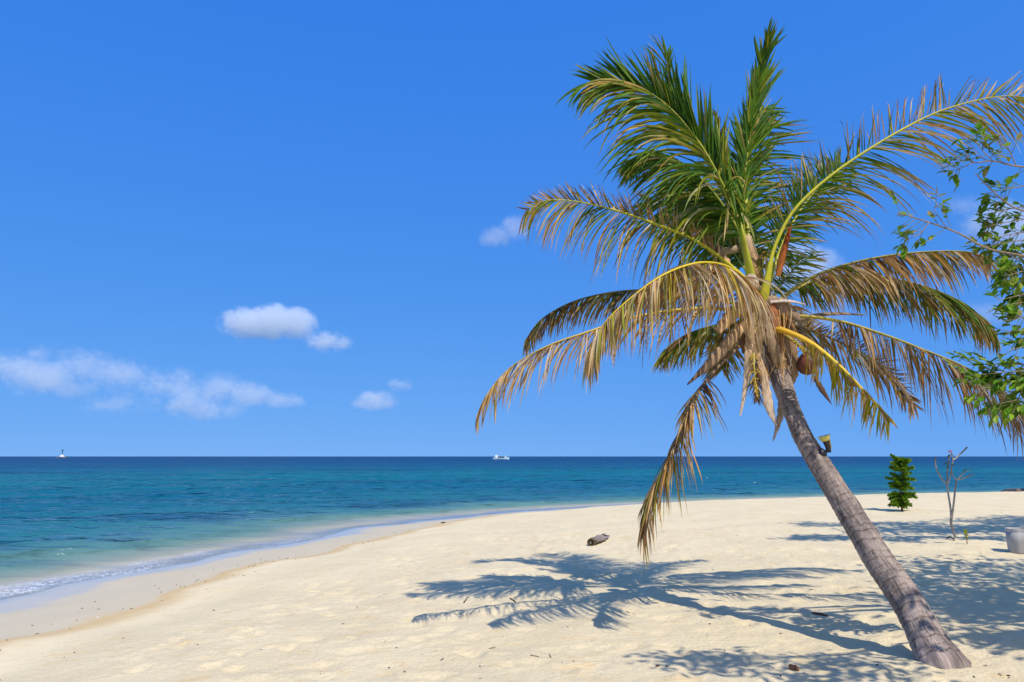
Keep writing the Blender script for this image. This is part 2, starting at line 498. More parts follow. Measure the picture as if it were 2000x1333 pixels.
def mat_water():
    t = NT('sea_water')
    p = t.pos()
    d = t.math('MULTIPLY', t.attr('shore'), -1.0)
    dn = t.math('ADD', d, t.math('MULTIPLY', t.math('SUBTRACT', t.noise(t.scale(p, (0.6, 1, 1)), 0.10, 4, 0.6), 0.5), t.math('MULTIPLY', d, 0.9)))
    lg = t.math('DIVIDE', t.math('LOGARITHM', t.math('MAXIMUM', dn, 0.5), 10.0), 3.2)   # 1 m -> 0, 10 m -> .31, 100 m -> .62
    body = t.ramp(lg, [(0.0, (0.40, 0.385, 0.30)), (0.09, (0.245, 0.285, 0.245)), (0.17, (0.11, 0.225, 0.215)), (0.31, (0.022, 0.15, 0.185)), (0.45, (0.005, 0.11, 0.165)),
                       (0.58, (0.003, 0.145, 0.185)), (0.70, (0.002, 0.085, 0.16)), (0.84, (0.001, 0.050, 0.135)), (1.0, (0.001, 0.044, 0.125))])
    # darker weed and reef patches on the bottom
    patch = t.mapr(t.noise(t.scale(p, (0.35, 1.0, 1.0)), 0.045, 5, 0.6), 0.50, 0.66, 0, 0.6)
    patch = t.math('MULTIPLY', patch, t.mapr(d, 8, 25))
    body = t.mix(patch, body, (0.004, 0.036, 0.10))
    weed = t.math('MULTIPLY', t.mapr(t.noise(t.scale(p, (0.5, 1.0, 1.0)), 0.16, 4, 0.6), 0.50, 0.64, 0, 0.55), t.math('MULTIPLY', t.mapr(d, 5, 9), t.mapr(d, 22, 12)))
    body = t.mix(weed, body, (0.012, 0.05, 0.115))
    # wavelet relief: fine chop near, long streaks far away
    chop = t.noise(t.scale(p, (0.7, 1.3, 1.0)), 1.1, 3, 0.5, 0.4)
    mid = t.noise(t.scale(p, (0.5, 1.2, 1.0)), 0.30, 3, 0.5, 0.4)
    lng = t.noise(t.scale(p, (0.4, 1.0, 1.0)), 0.06, 5, 0.6)
    calm = t.mapr(d, 0.4, 7.0, 0.12, 1.0)
    n = t.bump(t.math('MULTIPLY', lng, calm), 1.0, 5.0)
    n = t.bump(t.math('MULTIPLY', mid, calm), 1.0, 1.5, n)
    n = t.bump(t.math('MULTIPLY', chop, calm), 1.0, 0.40, n)
    # foam lace along the lapping edge
    fo = t.noise(t.scale(p, (1, 1, 1)), 8.0, 7, 0.75, 1.2)
    lane = t.math('ADD', d, t.math('MULTIPLY', t.math('SUBTRACT', t.noise(p, 0.5, 4), 0.5), 1.3))
    band = t.math('MULTIPLY', t.mapr(lane, -0.2, 0.2), t.mapr(lane, 1.7, 0.35))
    where = t.mapr(t.noise(p, 0.22, 3), 0.40, 0.56)
    yy = t.n('ShaderNodeSeparateXYZ'); t.L(p, yy.inputs[0])
    near = t.mapr(yy.outputs[1], 33, 22)
    foam = t.math('MULTIPLY', t.math('MULTIPLY', band, where), t.math('MULTIPLY', near, t.mapr(fo, 0.38, 0.64)))
    body = t.mix(foam, body, (0.86, 0.88, 0.88))
    rough = t.math('ADD', t.mapr(d, 0, 300, 0.05, 0.16, False), t.math('MULTIPLY', foam, 0.6))
    df = t.n('ShaderNodeBsdfDiffuse'); t.L(body, df.inputs['Color']); t.L(n, df.inputs['Normal'])
    g2 = t.n('ShaderNodeBsdfGlossy'); t.L(rough, g2.inputs['Roughness']); t.L(n, g2.inputs['Normal'])
    f2 = t.n('ShaderNodeFresnel'); f2.inputs['IOR'].default_value = 1.333; t.L(n, f2.inputs['Normal'])
    # wind-roughened water mirrors far less at low angles than a flat sheet would
    rf = t.mapr(f2.outputs[0], 0.10, 0.95, 0.01, 0.66, False)
    ms = t.n('ShaderNodeMixShader'); t.L(t.math('MULTIPLY', rf, t.math('SUBTRACT', 1.0, foam)), ms.inputs[0]); t.L(df.outputs[0], ms.inputs[1]); t.L(g2.outputs[0], ms.inputs[2])
    s = ms.outputs[0]
    # the last metres are shallow enough to see the bottom through
    tr = t.n('ShaderNodeBsdfTransparent')
    tr.inputs[0].default_value = (0.84, 0.94, 0.95, 1)
    gl = t.n('ShaderNodeBsdfGlossy'); gl.inputs['Roughness'].default_value = 0.04; t.L(n, gl.inputs['Normal'])
    fr = t.n('ShaderNodeFresnel'); fr.inputs['IOR'].default_value = 1.16; t.L(n, fr.inputs['Normal'])
    clear = t.n('ShaderNodeMixShader'); t.L(fr.outputs[0], clear.inputs[0]); t.L(tr.outputs[0], clear.inputs[1]); t.L(gl.outputs[0], clear.inputs[2])
    op = t.math('MAXIMUM', t.mapr(d, -0.2, 1.8, 0.45, 1.0), foam)
    mx = t.n('ShaderNodeMixShader'); t.L(op, mx.inputs[0]); t.L(clear.outputs[0], mx.inputs[1]); t.L(s, mx.inputs[2])
    return t.done(mx.outputs[0])
sea = grid_mesh('sea', wv[used], remap[wf], mat_water(), {'shore': WD.ravel()[used]})
tag(sea, 'calm blue and turquoise sea reaching the horizon', None, None, 'structure')

# ------------------------------------------------------------------ clouds: real bodies of vapour far out over the sea
def ellipsoid_union(puffs):
    mb = MB()
    for c, r in puffs:
        verts = []; faces = []
        nu, nv = 14, 9
        for j in range(nv + 1):
            th = math.pi * j / nv
            for i in range(nu):
                ph = 2 * math.pi * i / nu
                verts.append(Vector((c.x + r.x * math.sin(th) * math.cos(ph), c.y + r.y * math.sin(th) * math.sin(ph), c.z + r.z * math.cos(th))))
        for j in range(nv):
            for i in range(nu):
                faces.append((j * nu + i, (j + 1) * nu + i, (j + 1) * nu + (i + 1) % nu, j * nu + (i + 1) % nu))
        mb.add(verts, faces)
    return mb

def cloud(puffs_px, depth, dens, label, group='small clouds low over the sea', thr=0.10, amp=2.7, soft=0.5):
    """puffs_px: (centre x, centre y, half width, half height, weight) in photograph pixels"""
    s = depth / F_PX
    puffs = []
    for i, (cx, cy, rx, ry, w) in enumerate(puffs_px):
        c = P(cx, cy, depth + random.uniform(-0.3, 0.3) * rx * s)
        puffs.append((c, Vector((rx * s, (rx + ry) * 0.5 * s, ry * s)), w))
    o0 = sum((p[0] for p in puffs), Vector()) / len(puffs)
    mb = ellipsoid_union([(c, r * 1.08) for c, r, w in puffs])
    t = NT('cloud_vapour')
    p = t.pos()
    field = None
    for c, r, w in puffs:
        q = t.vmath('MULTIPLY', t.vmath('SUBTRACT', p, tuple(c)), (1 / r.x, 1 / r.y, 1 / r.z))
        f = t.math('MULTIPLY', t.math('SUBTRACT', 1.0, t.vmath('LENGTH', q), clamp=True), w)
        field = f if field is None else t.math('MAXIMUM', field, f)
    ref = np.median([min(r.x, r.z) for c, r, w in puffs])
    n = t.math('ADD', t.math('MULTIPLY', t.noise(p, 0.8 / ref, 4, 0.6), 0.55), t.math('MULTIPLY', t.noise(t.scale(p, (1, 1, 1.3)), 3.6 / ref, 8, 0.7, 0.5), 0.45))
    n = t.math('MULTIPLY', t.math('SUBTRACT', n, 0.5), amp)
    g = t.math('SUBTRACT', t.math('ADD', field, t.math('MULTIPLY', n, t.mapr(field, 0.0, 0.25))), thr)
    dn = t.math('MULTIPLY', t.mapr(g, 0.0, soft), dens / ref)
    v = t.n('ShaderNodeVolumePrincipled')
    v.inputs['Color'].default_value = (0.96, 1.0, 0.98, 1)
    v.inputs['Anisotropy'].default_value = -0.3
    t.L(dn, v.inputs['Density'])
    t.L(v.outputs[0], t.out.inputs['Volume'])
    o = mb.build('cloud', t.m, origin=o0)
    md = o.modifiers.new('join', 'REMESH'); md.mode = 'VOXEL'; md.voxel_size = float(ref) * 0.22
    tag(o, label, 'cloud', group)
    return o

cloud([(482, 632, 60, 42, 1.0), (530, 628, 58, 44, 1.0), (578, 632, 50, 40, .95), (452, 632, 36, 32, .8), (600, 640, 30, 30, .6), (640, 668, 60, 28, .65)], 5200, 1.05,
      'brightest small white puffy cloud alone in the blue sky', thr=0.06)
cloud([(20, 715, 90, 48, .9), (75, 735, 90, 56, 1.0), (140, 762, 60, 36, .8), (85, 692, 80, 40, .6), (165, 715, 110, 56, .62), (235, 735, 110, 62, .6), (310, 752, 110, 56, .6),
       (375, 772, 100, 46, .55), (250, 790, 160, 40, .4)], 6200, 0.5, 'wide thin cloud bank with bright left end above the horizon', thr=0.20)
cloud([(430, 755, 70, 42, .8), (490, 768, 70, 38, .85), (545, 780, 60, 26, .75), (400, 800, 130, 34, .5), (580, 786, 30, 16, .5)], 6400, 0.4, 'lumpy low cloud tapering to a point beside the wide bank', thr=0.18)
cloud([(738, 782, 52, 26, .8), (720, 790, 46, 18, .7), (782, 752, 34, 20, .5)], 6000, 0.36, 'tiny faint cloud low between cloud bank and palm', thr=0.06)
cloud([(975, 462, 48, 30, .8), (1005, 448, 40, 36, .8), (960, 470, 34, 20, .6)], 5200, 0.36, 'faint cloud just off the tip of the upper palm frond', thr=0.06)
cloud([(1560, 530, 110, 60, .9), (1620, 565, 90, 52, .7), (1510, 480, 80, 46, .5), (1600, 620, 100, 40, .5)], 5200, 0.6, 'pale cloud glimpsed behind the palm crown', thr=0.05)
cloud([(1950, 440, 90, 64, .9), (1890, 400, 60, 30, .5), (2020, 470, 100, 76, .9), (1940, 610, 90, 40, .4)], 5200, 0.55, 'pale cloud behind the leafy branches at the edge', thr=0.05)

# ------------------------------------------------------------------ things far out on the water
def far_boat():
    s = on_water(978, 897.5)
    r = root('tour_boat', s, 'small white and turquoise passenger boat far out near the horizon', 'boat')
    k = s.y / F_PX          # metres per photograph pixel there
    white = (0.78, 0.82, 0.82); aqua = (0.22, 0.62, 0.66); dark = (0.03, 0.09, 0.12)
    hull = MB()
    L = 27 * k; B = 3.2
    secs = []
    for i in range(13):
        u = i / 12
        x = (u - 0.5) * L + (1.2 * max(0, u - .8) / .2)
        w = B / 2 * (1 - max(0, (u - 0.6) / 0.4) ** 2.2) * (0.85 + 0.15 * min(1, u * 5))
        top = 1.15 + 0.85 * max(0, (u - 0.55) / 0.45) ** 2 + 0.15 * (1 - min(1, u * 4))
        secs.append([(x, -w, top), (x, -w * .8, 0.1), (x, 0, -0.5), (x, w * .8, 0.1), (x, w, top)])
    vs = [Vector(s) + Vector(p) for q in secs for p in q]
    fs = []
    for i in range(12):
        for j in range(4):
            fs.append((i * 5 + j, i * 5 + j + 1, (i + 1) * 5 + j + 1, (i + 1) * 5 + j))
        fs.append((i * 5, (i + 1) * 5, (i + 1) * 5 + 4, i * 5 + 4))
    fs.append((0, 4, 3, 2, 1)); fs.append((60, 61, 62, 63, 64))
    hull.add(vs, fs, [aqua if i % 5 in (0, 4) else white for i in range(65)])
    hull.build('hull', M_PAINT, r)
    m = MB(); m.box(s + Vector((-0.30 * L, 0, 2.1)), (0.20 * L, 2.4, 2.0), white); m.build('wheelhouse', M_PAINT, r)
    m = MB(); m.box(s + Vector((0.34 * L, 0, 1.9)), (0.10 * L, 2.2, 1.5), white); m.build('fore_cabin', M_PAINT, r)
    m = MB()
    for i in range(6):
        x0 = -0.20 * L + i * 0.108 * L; x1 = x0 + 0.108 * L
        z0 = 3.0 + 0.35 * (i / 6) ** 2; z1 = 3.0 + 0.35 * ((i + 1) / 6) ** 2
        m.add([s + Vector(q) for q in ((x0, -1.5, z0), (x1, -1.5, z1), (x1, 1.5, z1), (x0, 1.5, z0), (x0, -1.5, z0 + .22), (x1, -1.5, z1 + .22), (x1, 1.5, z1 + .22), (x0, 1.5, z0 + .22))],
              [(0, 3, 2, 1), (4, 5, 6, 7), (0, 1, 5, 4), (2, 3, 7, 6), (1, 2, 6, 5), (3, 0, 4, 7)], aqua)
    m.build('awning', M_PAINT, r)
    m = MB(); m.box(s + Vector((-0.30 * L, 0, 3.35)), (0.16 * L, 2.0, 0.5), white); m.build('upper_deck', M_PAINT, r)
    for i in range(5):
        for sd in (-1.3, 1.3):
            m = MB(); m.tube([s + Vector((-0.19 * L + i * 0.12 * L, sd, 1.0)), s + Vector((-0.19 * L + i * 0.12 * L, sd, 3.1))], 0.09, 6, white); m.build('awning_post', M_PAINT, r)
    m = MB(); m.box(s + Vector((0.04 * L, 0, 1.9)), (0.42 * L, 0.8, 1.1), dark); m.build('bench_row', M_PAINT, r)
    m = MB(); m.tube([s + Vector((-0.42 * L, 0, 3.0)), s + Vector((-0.50 * L, 0, 1.2)), s + Vector((-0.56 * L, 0, 0.25))], [0.1, 0.16, 0.3], 6, white); m.build('stern_boarding_ladder', M_PAINT, r)
    m = MB(); m.tube([s + Vector((0.42 * L, 0, 1.9)), s + Vector((0.52 * L, 0, 3.4))], [0.14, 0.08], 6, white); m.build('bowsprit', M_PAINT, r)

def on_water(px, py):
    r = ray(px, py)
    return CAM + r * ((WATER_Z - CAM.z) / r.z)

M_PAINT = mat_col('boat_paint', 0.45, 0.4, 1.2, 0.0)
M_ROCK = mat_col('wet_rock', 0.75, 0.3, 0.6, 0.8, 0.3, 0.5, 1.5)
M_WHITEPAINT = mat_col('weathered_white_paint', 0.7, 0.3, 8, 0.2, 0.01, 0.85, 1.08)

def blob(mb, c, r, col, jag=0.35, nu=14, nv=8, seed=0):
    """uneven rounded lump"""
    rr = random.Random(seed)
    ks = [(Vector((rr.uniform(-1, 1), rr.uniform(-1, 1), rr.uniform(-1, 1))).normalized(), rr.uniform(-jag, jag)) for _ in range(9)]
    verts = []; faces = []
    for j in range(nv + 1):
        th = math.pi * j / nv
        for i in range(nu):
            ph = 2 * math.pi * i / nu
            d = Vector((math.sin(th) * math.cos(ph), math.sin(th) * math.sin(ph), math.cos(th)))
            s = 1 + sum(w * max(0, d.dot(k)) ** 3 for k, w in ks)
            verts.append(Vector(c) + Vector((d.x * r[0], d.y * r[1], d.z * r[2])) * s)
    for j in range(nv):
        for i in range(nu):
            faces.append((j * nu + i, (j + 1) * nu + i, (j + 1) * nu + (i + 1) % nu, j * nu + (i + 1) % nu))
    mb.add(verts, faces, col)

def far_beacon():
    s = on_water(121, 894.2)
    k = s.y / F_PX
    for i, (px, w, h, col, lab) in enumerate(((121, 8.5, 1.5, (0.16, 0.11, 0.08), 'dark reef rock carrying the white beacon'),
                                              (114.5, 5.5, 1.3, (0.30, 0.16, 0.09), 'rusty brown reef rock beside the beacon'),
                                              (129, 4.5, 2.2, (0.05, 0.06, 0.06), 'black reef rock on the seaward side of the beacon'),
                                              (84, 26, 0.55, (0.06, 0.08, 0.08), 'long low dark reef awash farthest out'))):
        b = on_water(px, 894.2 - 0.25 * i)
        m = MB(); blob(m, b + Vector((0, 0, -0.2 * k)), (w * k, 3 * k, (h + .2) * k), col, 0.3, seed=20 + i)
        tag(m.build('reef_rock', M_ROCK, origin=b, smooth=True), lab, 'rock', 'reef rocks out at sea')
    r = root('harbour_beacon', s, 'tiny white sea beacon with dark mast on a reef', 'beacon')
    c = s + Vector((0, 0, 1.2 * k))
    m = MB(); m.lathe([(4.6 * k, 0), (4.6 * k, 1.5 * k), (3.9 * k, 1.7 * k)], c, (0.82, 0.82, 0.80), 16); m.build('platform', M_WHITEPAINT, r)
    m = MB(); m.lathe([(3.2 * k, 1.7 * k), (2.6 * k, 3.6 * k), (1.2 * k, 4.2 * k)], c, (0.84, 0.84, 0.83), 16); m.build('plinth', M_WHITEPAINT, r)
    m = MB(); m.lathe([(0.75 * k, 4.1 * k), (0.6 * k, 11.6 * k)], c, (0.03, 0.05, 0.09), 10); m.build('mast', M_PAINT, r)
    m = MB(); m.lathe([(0.6 * k, 11.5 * k), (1.9 * k, 13.2 * k), (1.9 * k, 13.6 * k), (0.3 * k, 13.9 * k)], c, (0.02, 0.04, 0.08), 12); m.build('topmark', M_PAINT, r)

far_boat()
far_beacon()

# ------------------------------------------------------------------ the leaning coconut palm
PALM = root('coconut_palm', PALM_BASE, 'leaning coconut palm with ringed grey trunk and half dried fronds on the sand', 'palm tree')
CROWN_D = 9.0
def depth_at(py):      # the trunk leans away from the viewer as it rises
    return float(np.interp(py, [640, 1303], [CROWN_D, PALM_BASE.y]))

TRUNK_PX = [(1853, 1322, 92), (1843, 1303, 88), (1822, 1269, 73), (1800, 1228, 63), (1776, 1186, 57.5), (1750, 1144, 55), (1713, 1089, 51), (1681, 1033, 47.5),
            (1628, 950, 43), (1595, 900, 41.5), (1577, 872, 39), (1563, 846, 37), (1552, 818, 35.5), (1541, 788, 36), (1529, 748, 39), (1516, 700, 47), (1503, 655, 58), (1493, 610, 50), (1484, 560, 34)]
tp = catmull([tuple(P(x, y, depth_at(y))) for x, y, w in TRUNK_PX], 16)
tr_ = catmull([(w * 0.5 * depth_at(y) / F_PX, 0, 0) for x, y, w in TRUNK_PX], 16)[:, 0]
seg = np.r_[0, np.cumsum(np.linalg.norm(np.diff(tp, axis=0), axis=1))]
NS = 420
sl = np.linspace(0, seg[-1], NS)
cp = np.stack([np.interp(sl, seg, tp[:, i]) for i in range(3)], 1)
cr = np.interp(sl, seg, tr_)

def build_trunk():
    sides = 40
    ring_s = [0.0]
    while ring_s[-1] < sl[-1]:
        ring_s.append(ring_s[-1] + random.choice((0.045, 0.06, 0.075, 0.09, 0.12)) * random.uniform(.85, 1.15) * (1.0 if ring_s[-1] < 2.6 else 0.65))
    ring_s = np.array(ring_s)
    verts = []; ringv = []; loc = []
    for i in range(NS):
        t = cp[min(i + 1, NS - 1)] - cp[max(i - 1, 0)]; t = Vector(t).normalized()
        a = Vector((1, 0, 0)); a = (a - t * a.dot(t)).normalized(); b = t.cross(a)
        for k in range(sides):
            w = 2 * math.pi * k / sides
            s = sl[i] + 0.022 * math.sin(w + 1.3) + 0.010 * math.sin(3 * w + sl[i] * 5) + 0.006 * math.sin(7 * w + sl[i] * 11)
            j = np.searchsorted(ring_s, s) - 1
            j = max(0, min(j, len(ring_s) - 2))
            u = (s - ring_s[j]) / (ring_s[j + 1] - ring_s[j])
            strength = 0.5 + 0.9 * abs(math.sin(j * 12.9898 + k * 0.13))
            step = (1 - u) ** 2 * 0.0050 * strength - 0.005 * math.exp(-((u - 0.97) / 0.05) ** 2)
            lump = 0.006 * math.sin(2 * w + sl[i] * 2.1) + 0.008 * math.sin(w * 1 + sl[i] * 3.3)
            r = cr[i] * (1 + 0.0) + step + lump
            if sl[i] < 0.35: r += 0.012 * math.sin(9 * w + 2) * (0.35 - sl[i]) / 0.35
            verts.append(Vector(cp[i]) + (a * math.cos(w) + b * math.sin(w)) * r)
            ringv.append(u); loc.append((math.cos(w) * 0.16, math.sin(w) * 0.16, sl[i]))
    faces = []
    for i in range(NS - 1):
        for k in range(sides):
            k2 = (k + 1) % sides
            faces.append((i * sides + k, i * sides + k2, (i + 1) * sides + k2, (i + 1) * sides + k))
    m = MB(); m.add(verts, faces, (0.3, 0.26, 0.22))
    t = NT('palm_bark')
    lc = t.attr('loc', 'Vector')
    u = t.attr('ring')
    fib = t.noise(t.scale(lc, (95, 95, 16)), 1.0, 5, 0.7)
    blot = t.noise(t.scale(lc, (6, 6, 2.2)), 1.0, 5, 0.6)
    sm = t.noise(t.scale(lc, (26, 26, 22)), 1.0, 5, 0.65)
    c = t.mix(t.mapr(blot, 0.40, 0.62), (0.42, 0.33, 0.265), (0.21, 0.165, 0.14))
    c = t.mix(t.mapr(sm, 0.55, 0.72, 0, 0.6), c, (0.43, 0.375, 0.32))
    c = t.mix(t.mapr(t.noise(t.scale(lc, (7, 7, 4.5)), 1.0, 5, 0.6), 0.54, 0.66, 0, 0.8), c, (0.10, 0.085, 0.08))
    c = t.mix(1.0, c, t.ramp(fib, [(0.30, 0.50), (0.68, 1.36)]), 'MULTIPLY')
    line = t.math('MULTIPLY', t.mapr(u, 0.74, 0.95), t.mapr(sm, 0.36, 0.58, 0.15, 0.95))
    c = t.mix(t.math('MULTIPLY', t.mapr(u, 0.35, 0.0), 0.35), c, (0.46, 0.39, 0.32))
    c = t.mix(line, c, (0.06, 0.045, 0.038))
    crack = t.mapr(t.noise(t.scale(lc, (38, 38, 3.2)), 1.0, 4, 0.6), 0.60, 0.66)
    c = t.mix(t.math('MULTIPLY', crack, 0.75), c, (0.07, 0.055, 0.045))
    h = t.math('ADD', t.math('MULTIPLY', fib, 0.7), t.math('MULTIPLY', sm, 0.6))
    sh = t.principled(c, 0.9, t.bump(h, 1.0, 0.016), 0.15)
    t.done(sh)
    o = m.build('trunk', t.m, PALM, smooth=True)
    me = o.data
    a = me.attributes.new('ring', 'FLOAT', 'POINT'); a.data.foreach_set('value', np.array(ringv, dtype=np.float32))
    a = me.attributes.new('loc', 'FLOAT_VECTOR', 'POINT'); a.data.foreach_set('vector', np.array(loc, dtype=np.float32).ravel())
    return o
TRUNK = build_trunk()

M_FROND = mat_leaf('frond_leaflet', 0.32, 0.55, 0.18)
M_RACHIS = mat_col('frond_stalk', 0.5, 0.35, 16, 0.25, 0.004, 0.82, 1.16)
M_FIBRE = mat_col('dry_palm_fibre', 0.9, 0.1, 20, 0.9, 0.010, 0.55, 1.4, (2.2, 2.2, .6))

GREEN = [(0.055, 0.15, 0.010), (0.085, 0.20, 0.011), (0.135, 0.25, 0.014), (0.05, 0.14, 0.022)]
OLIVE = [(0.28, 0.29, 0.016), (0.38, 0.35, 0.02), (0.20, 0.25, 0.014)]
YELLOW = [(0.50, 0.42, 0.03), (0.60, 0.46, 0.04), (0.36, 0.38, 0.03)]
TAN = [(0.70, 0.46, 0.19), (0.62, 0.38, 0.13), (0.78, 0.60, 0.34), (0.60, 0.32, 0.06)]
BROWN = [(0.23, 0.12, 0.048), (0.34, 0.18, 0.065), (0.14, 0.08, 0.042)]
GREY = [(0.52, 0.43, 0.33), (0.38, 0.31, 0.23)]
def lerp3(a, b, t): return tuple(a[i] * (1 - t) + b[i] * t for i in range(3))
DOWN = Vector((0, 0, -1))

def leaflet(start, d0, nrm, length, width, droop, twist, c0, c1, curl=0.0, segs=7):
    """one folded strap-shaped leaflet bending under its own weight"""
    p = Vector(start); d = Vector(d0).normalized()
    verts = []; cols = []
    step = length / segs
    for k in range(segs + 1):
        u = k / segs
        w = width * (min(1.0, 0.45 + u * 4)) * (1 - u ** 2.2) ** 0.8 if u < 1 else width * 0.05
        side = d.cross(nrm)
        if side.length < 1e-4: side = d.cross(Vector((0.3, 0.8, 0.2)))
        side.normalize()
        up = side.cross(d).normalized()
        if twist: side = (Matrix.Rotation(twist * u, 3, d) @ side); up = side.cross(d).normalized()
        fold = 0.35 * w
        verts += [p - side * w * 0.5 + up * fold, p, p + side * w * 0.5 + up * fold]
        f = max(0.0, min(1.0, (u - 0.15) / 0.85))
        c = lerp3(c0, c1, f)
        cols += [c, lerp3(c, (0.3, 0.28, 0.06), 0.12), c]
        p = p + d * step
        g = droop * (0.35 + 1.3 * u) / segs
        d = (d + DOWN * g).normalized()
        if curl and u > 0.6:
            d = (Matrix.Rotation(curl / segs * 2.2, 3, side) @ d).normalized()
    faces = []
    for k in range(segs):
        a = k * 3
        faces += [(a, a + 1, a + 4, a + 3), (a + 1, a + 2, a + 5, a + 4)]
    return verts, faces, cols

def pick(mix):
    r = random.random(); acc = 0
    for pal, w in mix:
        acc += w
        if r <= acc: return random.choice(pal)
    return random.choice(mix[-1][0])

FROND_N = [0]
def frond(pts, n, A, B, rach=0.030, c_base=(0.36, 0.36, 0.05), c_tip=(0.34, 0.30, 0.05), vertical=False, t0=0.2, single=False, prof=None, label=None, name='frond', wide=False):
    """pts: (px, py, depth) along the stalk. A, B: the two rows of leaflets -
    dict(th=angle round the stalk in degrees, L=metres, droop, al=(angle to stalk at base, at tip), mix=palette, tip=palette, w=width, drop=share missing, curl)"""
    n = int(n * (1.45 if wide else 1.3 if single else 1.85))
    curve = catmull([tuple(P(*q)) for q in pts], 14)
    sg = np.r_[0, np.cumsum(np.linalg.norm(np.diff(curve, axis=0), axis=1))]
    total = sg[-1]
    N = 44
    s = np.linspace(0, total, N)
    c = np.stack([np.interp(s, sg, curve[:, i]) for i in range(3)], 1)
    rad = [rach * ((1 - i / (N - 1)) ** 0.85) * (1.0 + 0.9 * max(0, 1 - i / 6)) + 0.003 for i in range(N)]
    m = MB()
    cols = [lerp3(c_base, c_tip, i / (N - 1)) for i in range(N)]
    m.tube([tuple(q) for q in c], rad, 8, cols, flat=0.62, up=(0, -1, 0) if vertical else (0, 0, 1))
    st = m.build(name, M_RACHIS, PALM, smooth=True)
    if label: st['label'] = label
    lf = MB()
    for row in (A, B):
        if row is None: continue
        th = math.radians(row['th'])
        left = 0
        for k in range(n):
            if left <= 0:
                left = random.randint(2, 7); ga = random.gauss(0, 0.20); gl = random.gauss(0, 7); gs = random.uniform(.82, 1.1); gd = random.uniform(.75, 1.3)
            left -= 1
            if random.random() < row.get('drop', 0.04): continue
            t = t0 + (1 - t0) * (k + random.uniform(-0.3, 0.3)) / (n - 1)
            t = max(t0, min(0.997, t))
            x = t * (N - 1); i = min(int(x), N - 2); fr = x - i
            p = Vector(c[i] * (1 - fr) + c[i + 1] * fr)
            T = Vector(c[min(i + 2, N - 1)] - c[max(i - 1, 0)]).normalized()
            ref = Vector((0, -1, 0)) if vertical else Vector((0, 0, 1))
            Nn = ref - T * ref.dot(T); Nn.normalize()
            S = T.cross(Nn)
            if not vertical and S.y > 0: S = -S
            a = th + ga + random.gauss(0, 0.19)
            out = S * math.cos(a) + Nn * math.sin(a)
            q = (t - t0) / (1 - t0)
            al = math.radians(row['al'][0] + (row['al'][1] - row['al'][0]) * q + gl + random.gauss(0, 6))
            d = T * math.cos(al) + out * math.sin(al)
            if prof is None:
                lp = 0.50 + 0.5 * math.sin(min(1.0, q * 1.6 + 0.05) * math.pi / 2) - 0.55 * max(0, (q - 0.62) / 0.38) ** 1.3
            else:
                lp = float(np.interp(q, prof[0], prof[1]))
            L = row['L'] * lp * gs * random.uniform(0.86, 1.1)
            if random.random() < row.get('broken', 0.06): L *= random.uniform(0.35, 0.7)
            nr = (out.cross(T)) if random.random() < 0.5 else Nn
            nr = T * math.sin(al) - out * math.cos(al) if random.random() < 0.7 else nr
            c0 = pick(FRESH if row.get('green') and q < row['green'] and random.random() < .75 else row['mix']); c1 = pick(row.get('tip', row['mix']))
            v, f, cl = leaflet(p, d, nr, L, row.get('w', 0.030) * (1.4 if wide else 1.08) * random.uniform(0.75, 1.15), row['droop'] * gd * random.uniform(0.8, 1.2),
                               random.uniform(-1, 1) * row.get('twist', 1.3), c0, c1, row.get('curl', 0) * random.uniform(0.3, 1.6))
            if single and row is A:
                mm = MB(); mm.add(v, f, cl); mm.build('leaflet', M_FROND, st)
            else:
                lf.add(v, f, cl)
    if lf.n:
        tag(lf.build('leaflets', M_FROND, st), kind='stuff')
    return st

FRESH = [(GREEN, 0.85), (OLIVE, 0.15)]
FRESHTIP = [(GREEN, 0.7), (OLIVE, 0.15), (TAN, 0.15)]
MIXED = [(GREEN, 0.24), (OLIVE, 0.40), (TAN, 0.30), (BROWN, 0.06)]
MIXTIP = [(BROWN, 0.40), (TAN, 0.35), (OLIVE, 0.25)]
DRY = [(TAN, 0.60), (GREY, 0.22), (BROWN, 0.13), (OLIVE, 0.05)]
DRYTIP = [(TAN, 0.35), (BROWN, 0.40), (GREY, 0.25)]
DARKDRY = [(BROWN, 0.45), (OLIVE, 0.25), (TAN, 0.20), (GREEN, 0.10)]
D = CROWN_D
YG = (0.46, 0.47, 0.035); YO = (0.66, 0.49, 0.03); YB = (0.46, 0.36, 0.045)

# upright and upper green fronds
frond([(1478, 560, D), (1450, 450, D + .1), (1456, 330, D + .35), (1472, 210, D + .45), (1488, 130, D + .4), (1498, 88, D + .3)], 80,
      dict(th=15, L=0.80, droop=0.05, al=(28, 12), mix=FRESH, tip=FRESHTIP, w=0.036), dict(th=165, L=0.62, droop=0.0, al=(20, 8), mix=FRESH, tip=FRESHTIP, w=0.036),
      rach=0.034, c_base=YG, vertical=True, t0=0.22, wide=True)
frond([(1484, 560, D + .1), (1462, 460, D + .3), (1458, 360, D + .7), (1468, 280, D + 1.2), (1490, 215, D + 1.7)], 74,
      dict(th=0, L=0.98, droop=0.35, al=(62, 34), mix=FRESH, tip=FRESHTIP, w=0.030), dict(th=170, L=0.62, droop=0.4, al=(44, 25), mix=FRESH, tip=FRESHTIP, w=0.032),
      rach=0.032, c_base=YG, vertical=True, t0=0.16, wide=True)
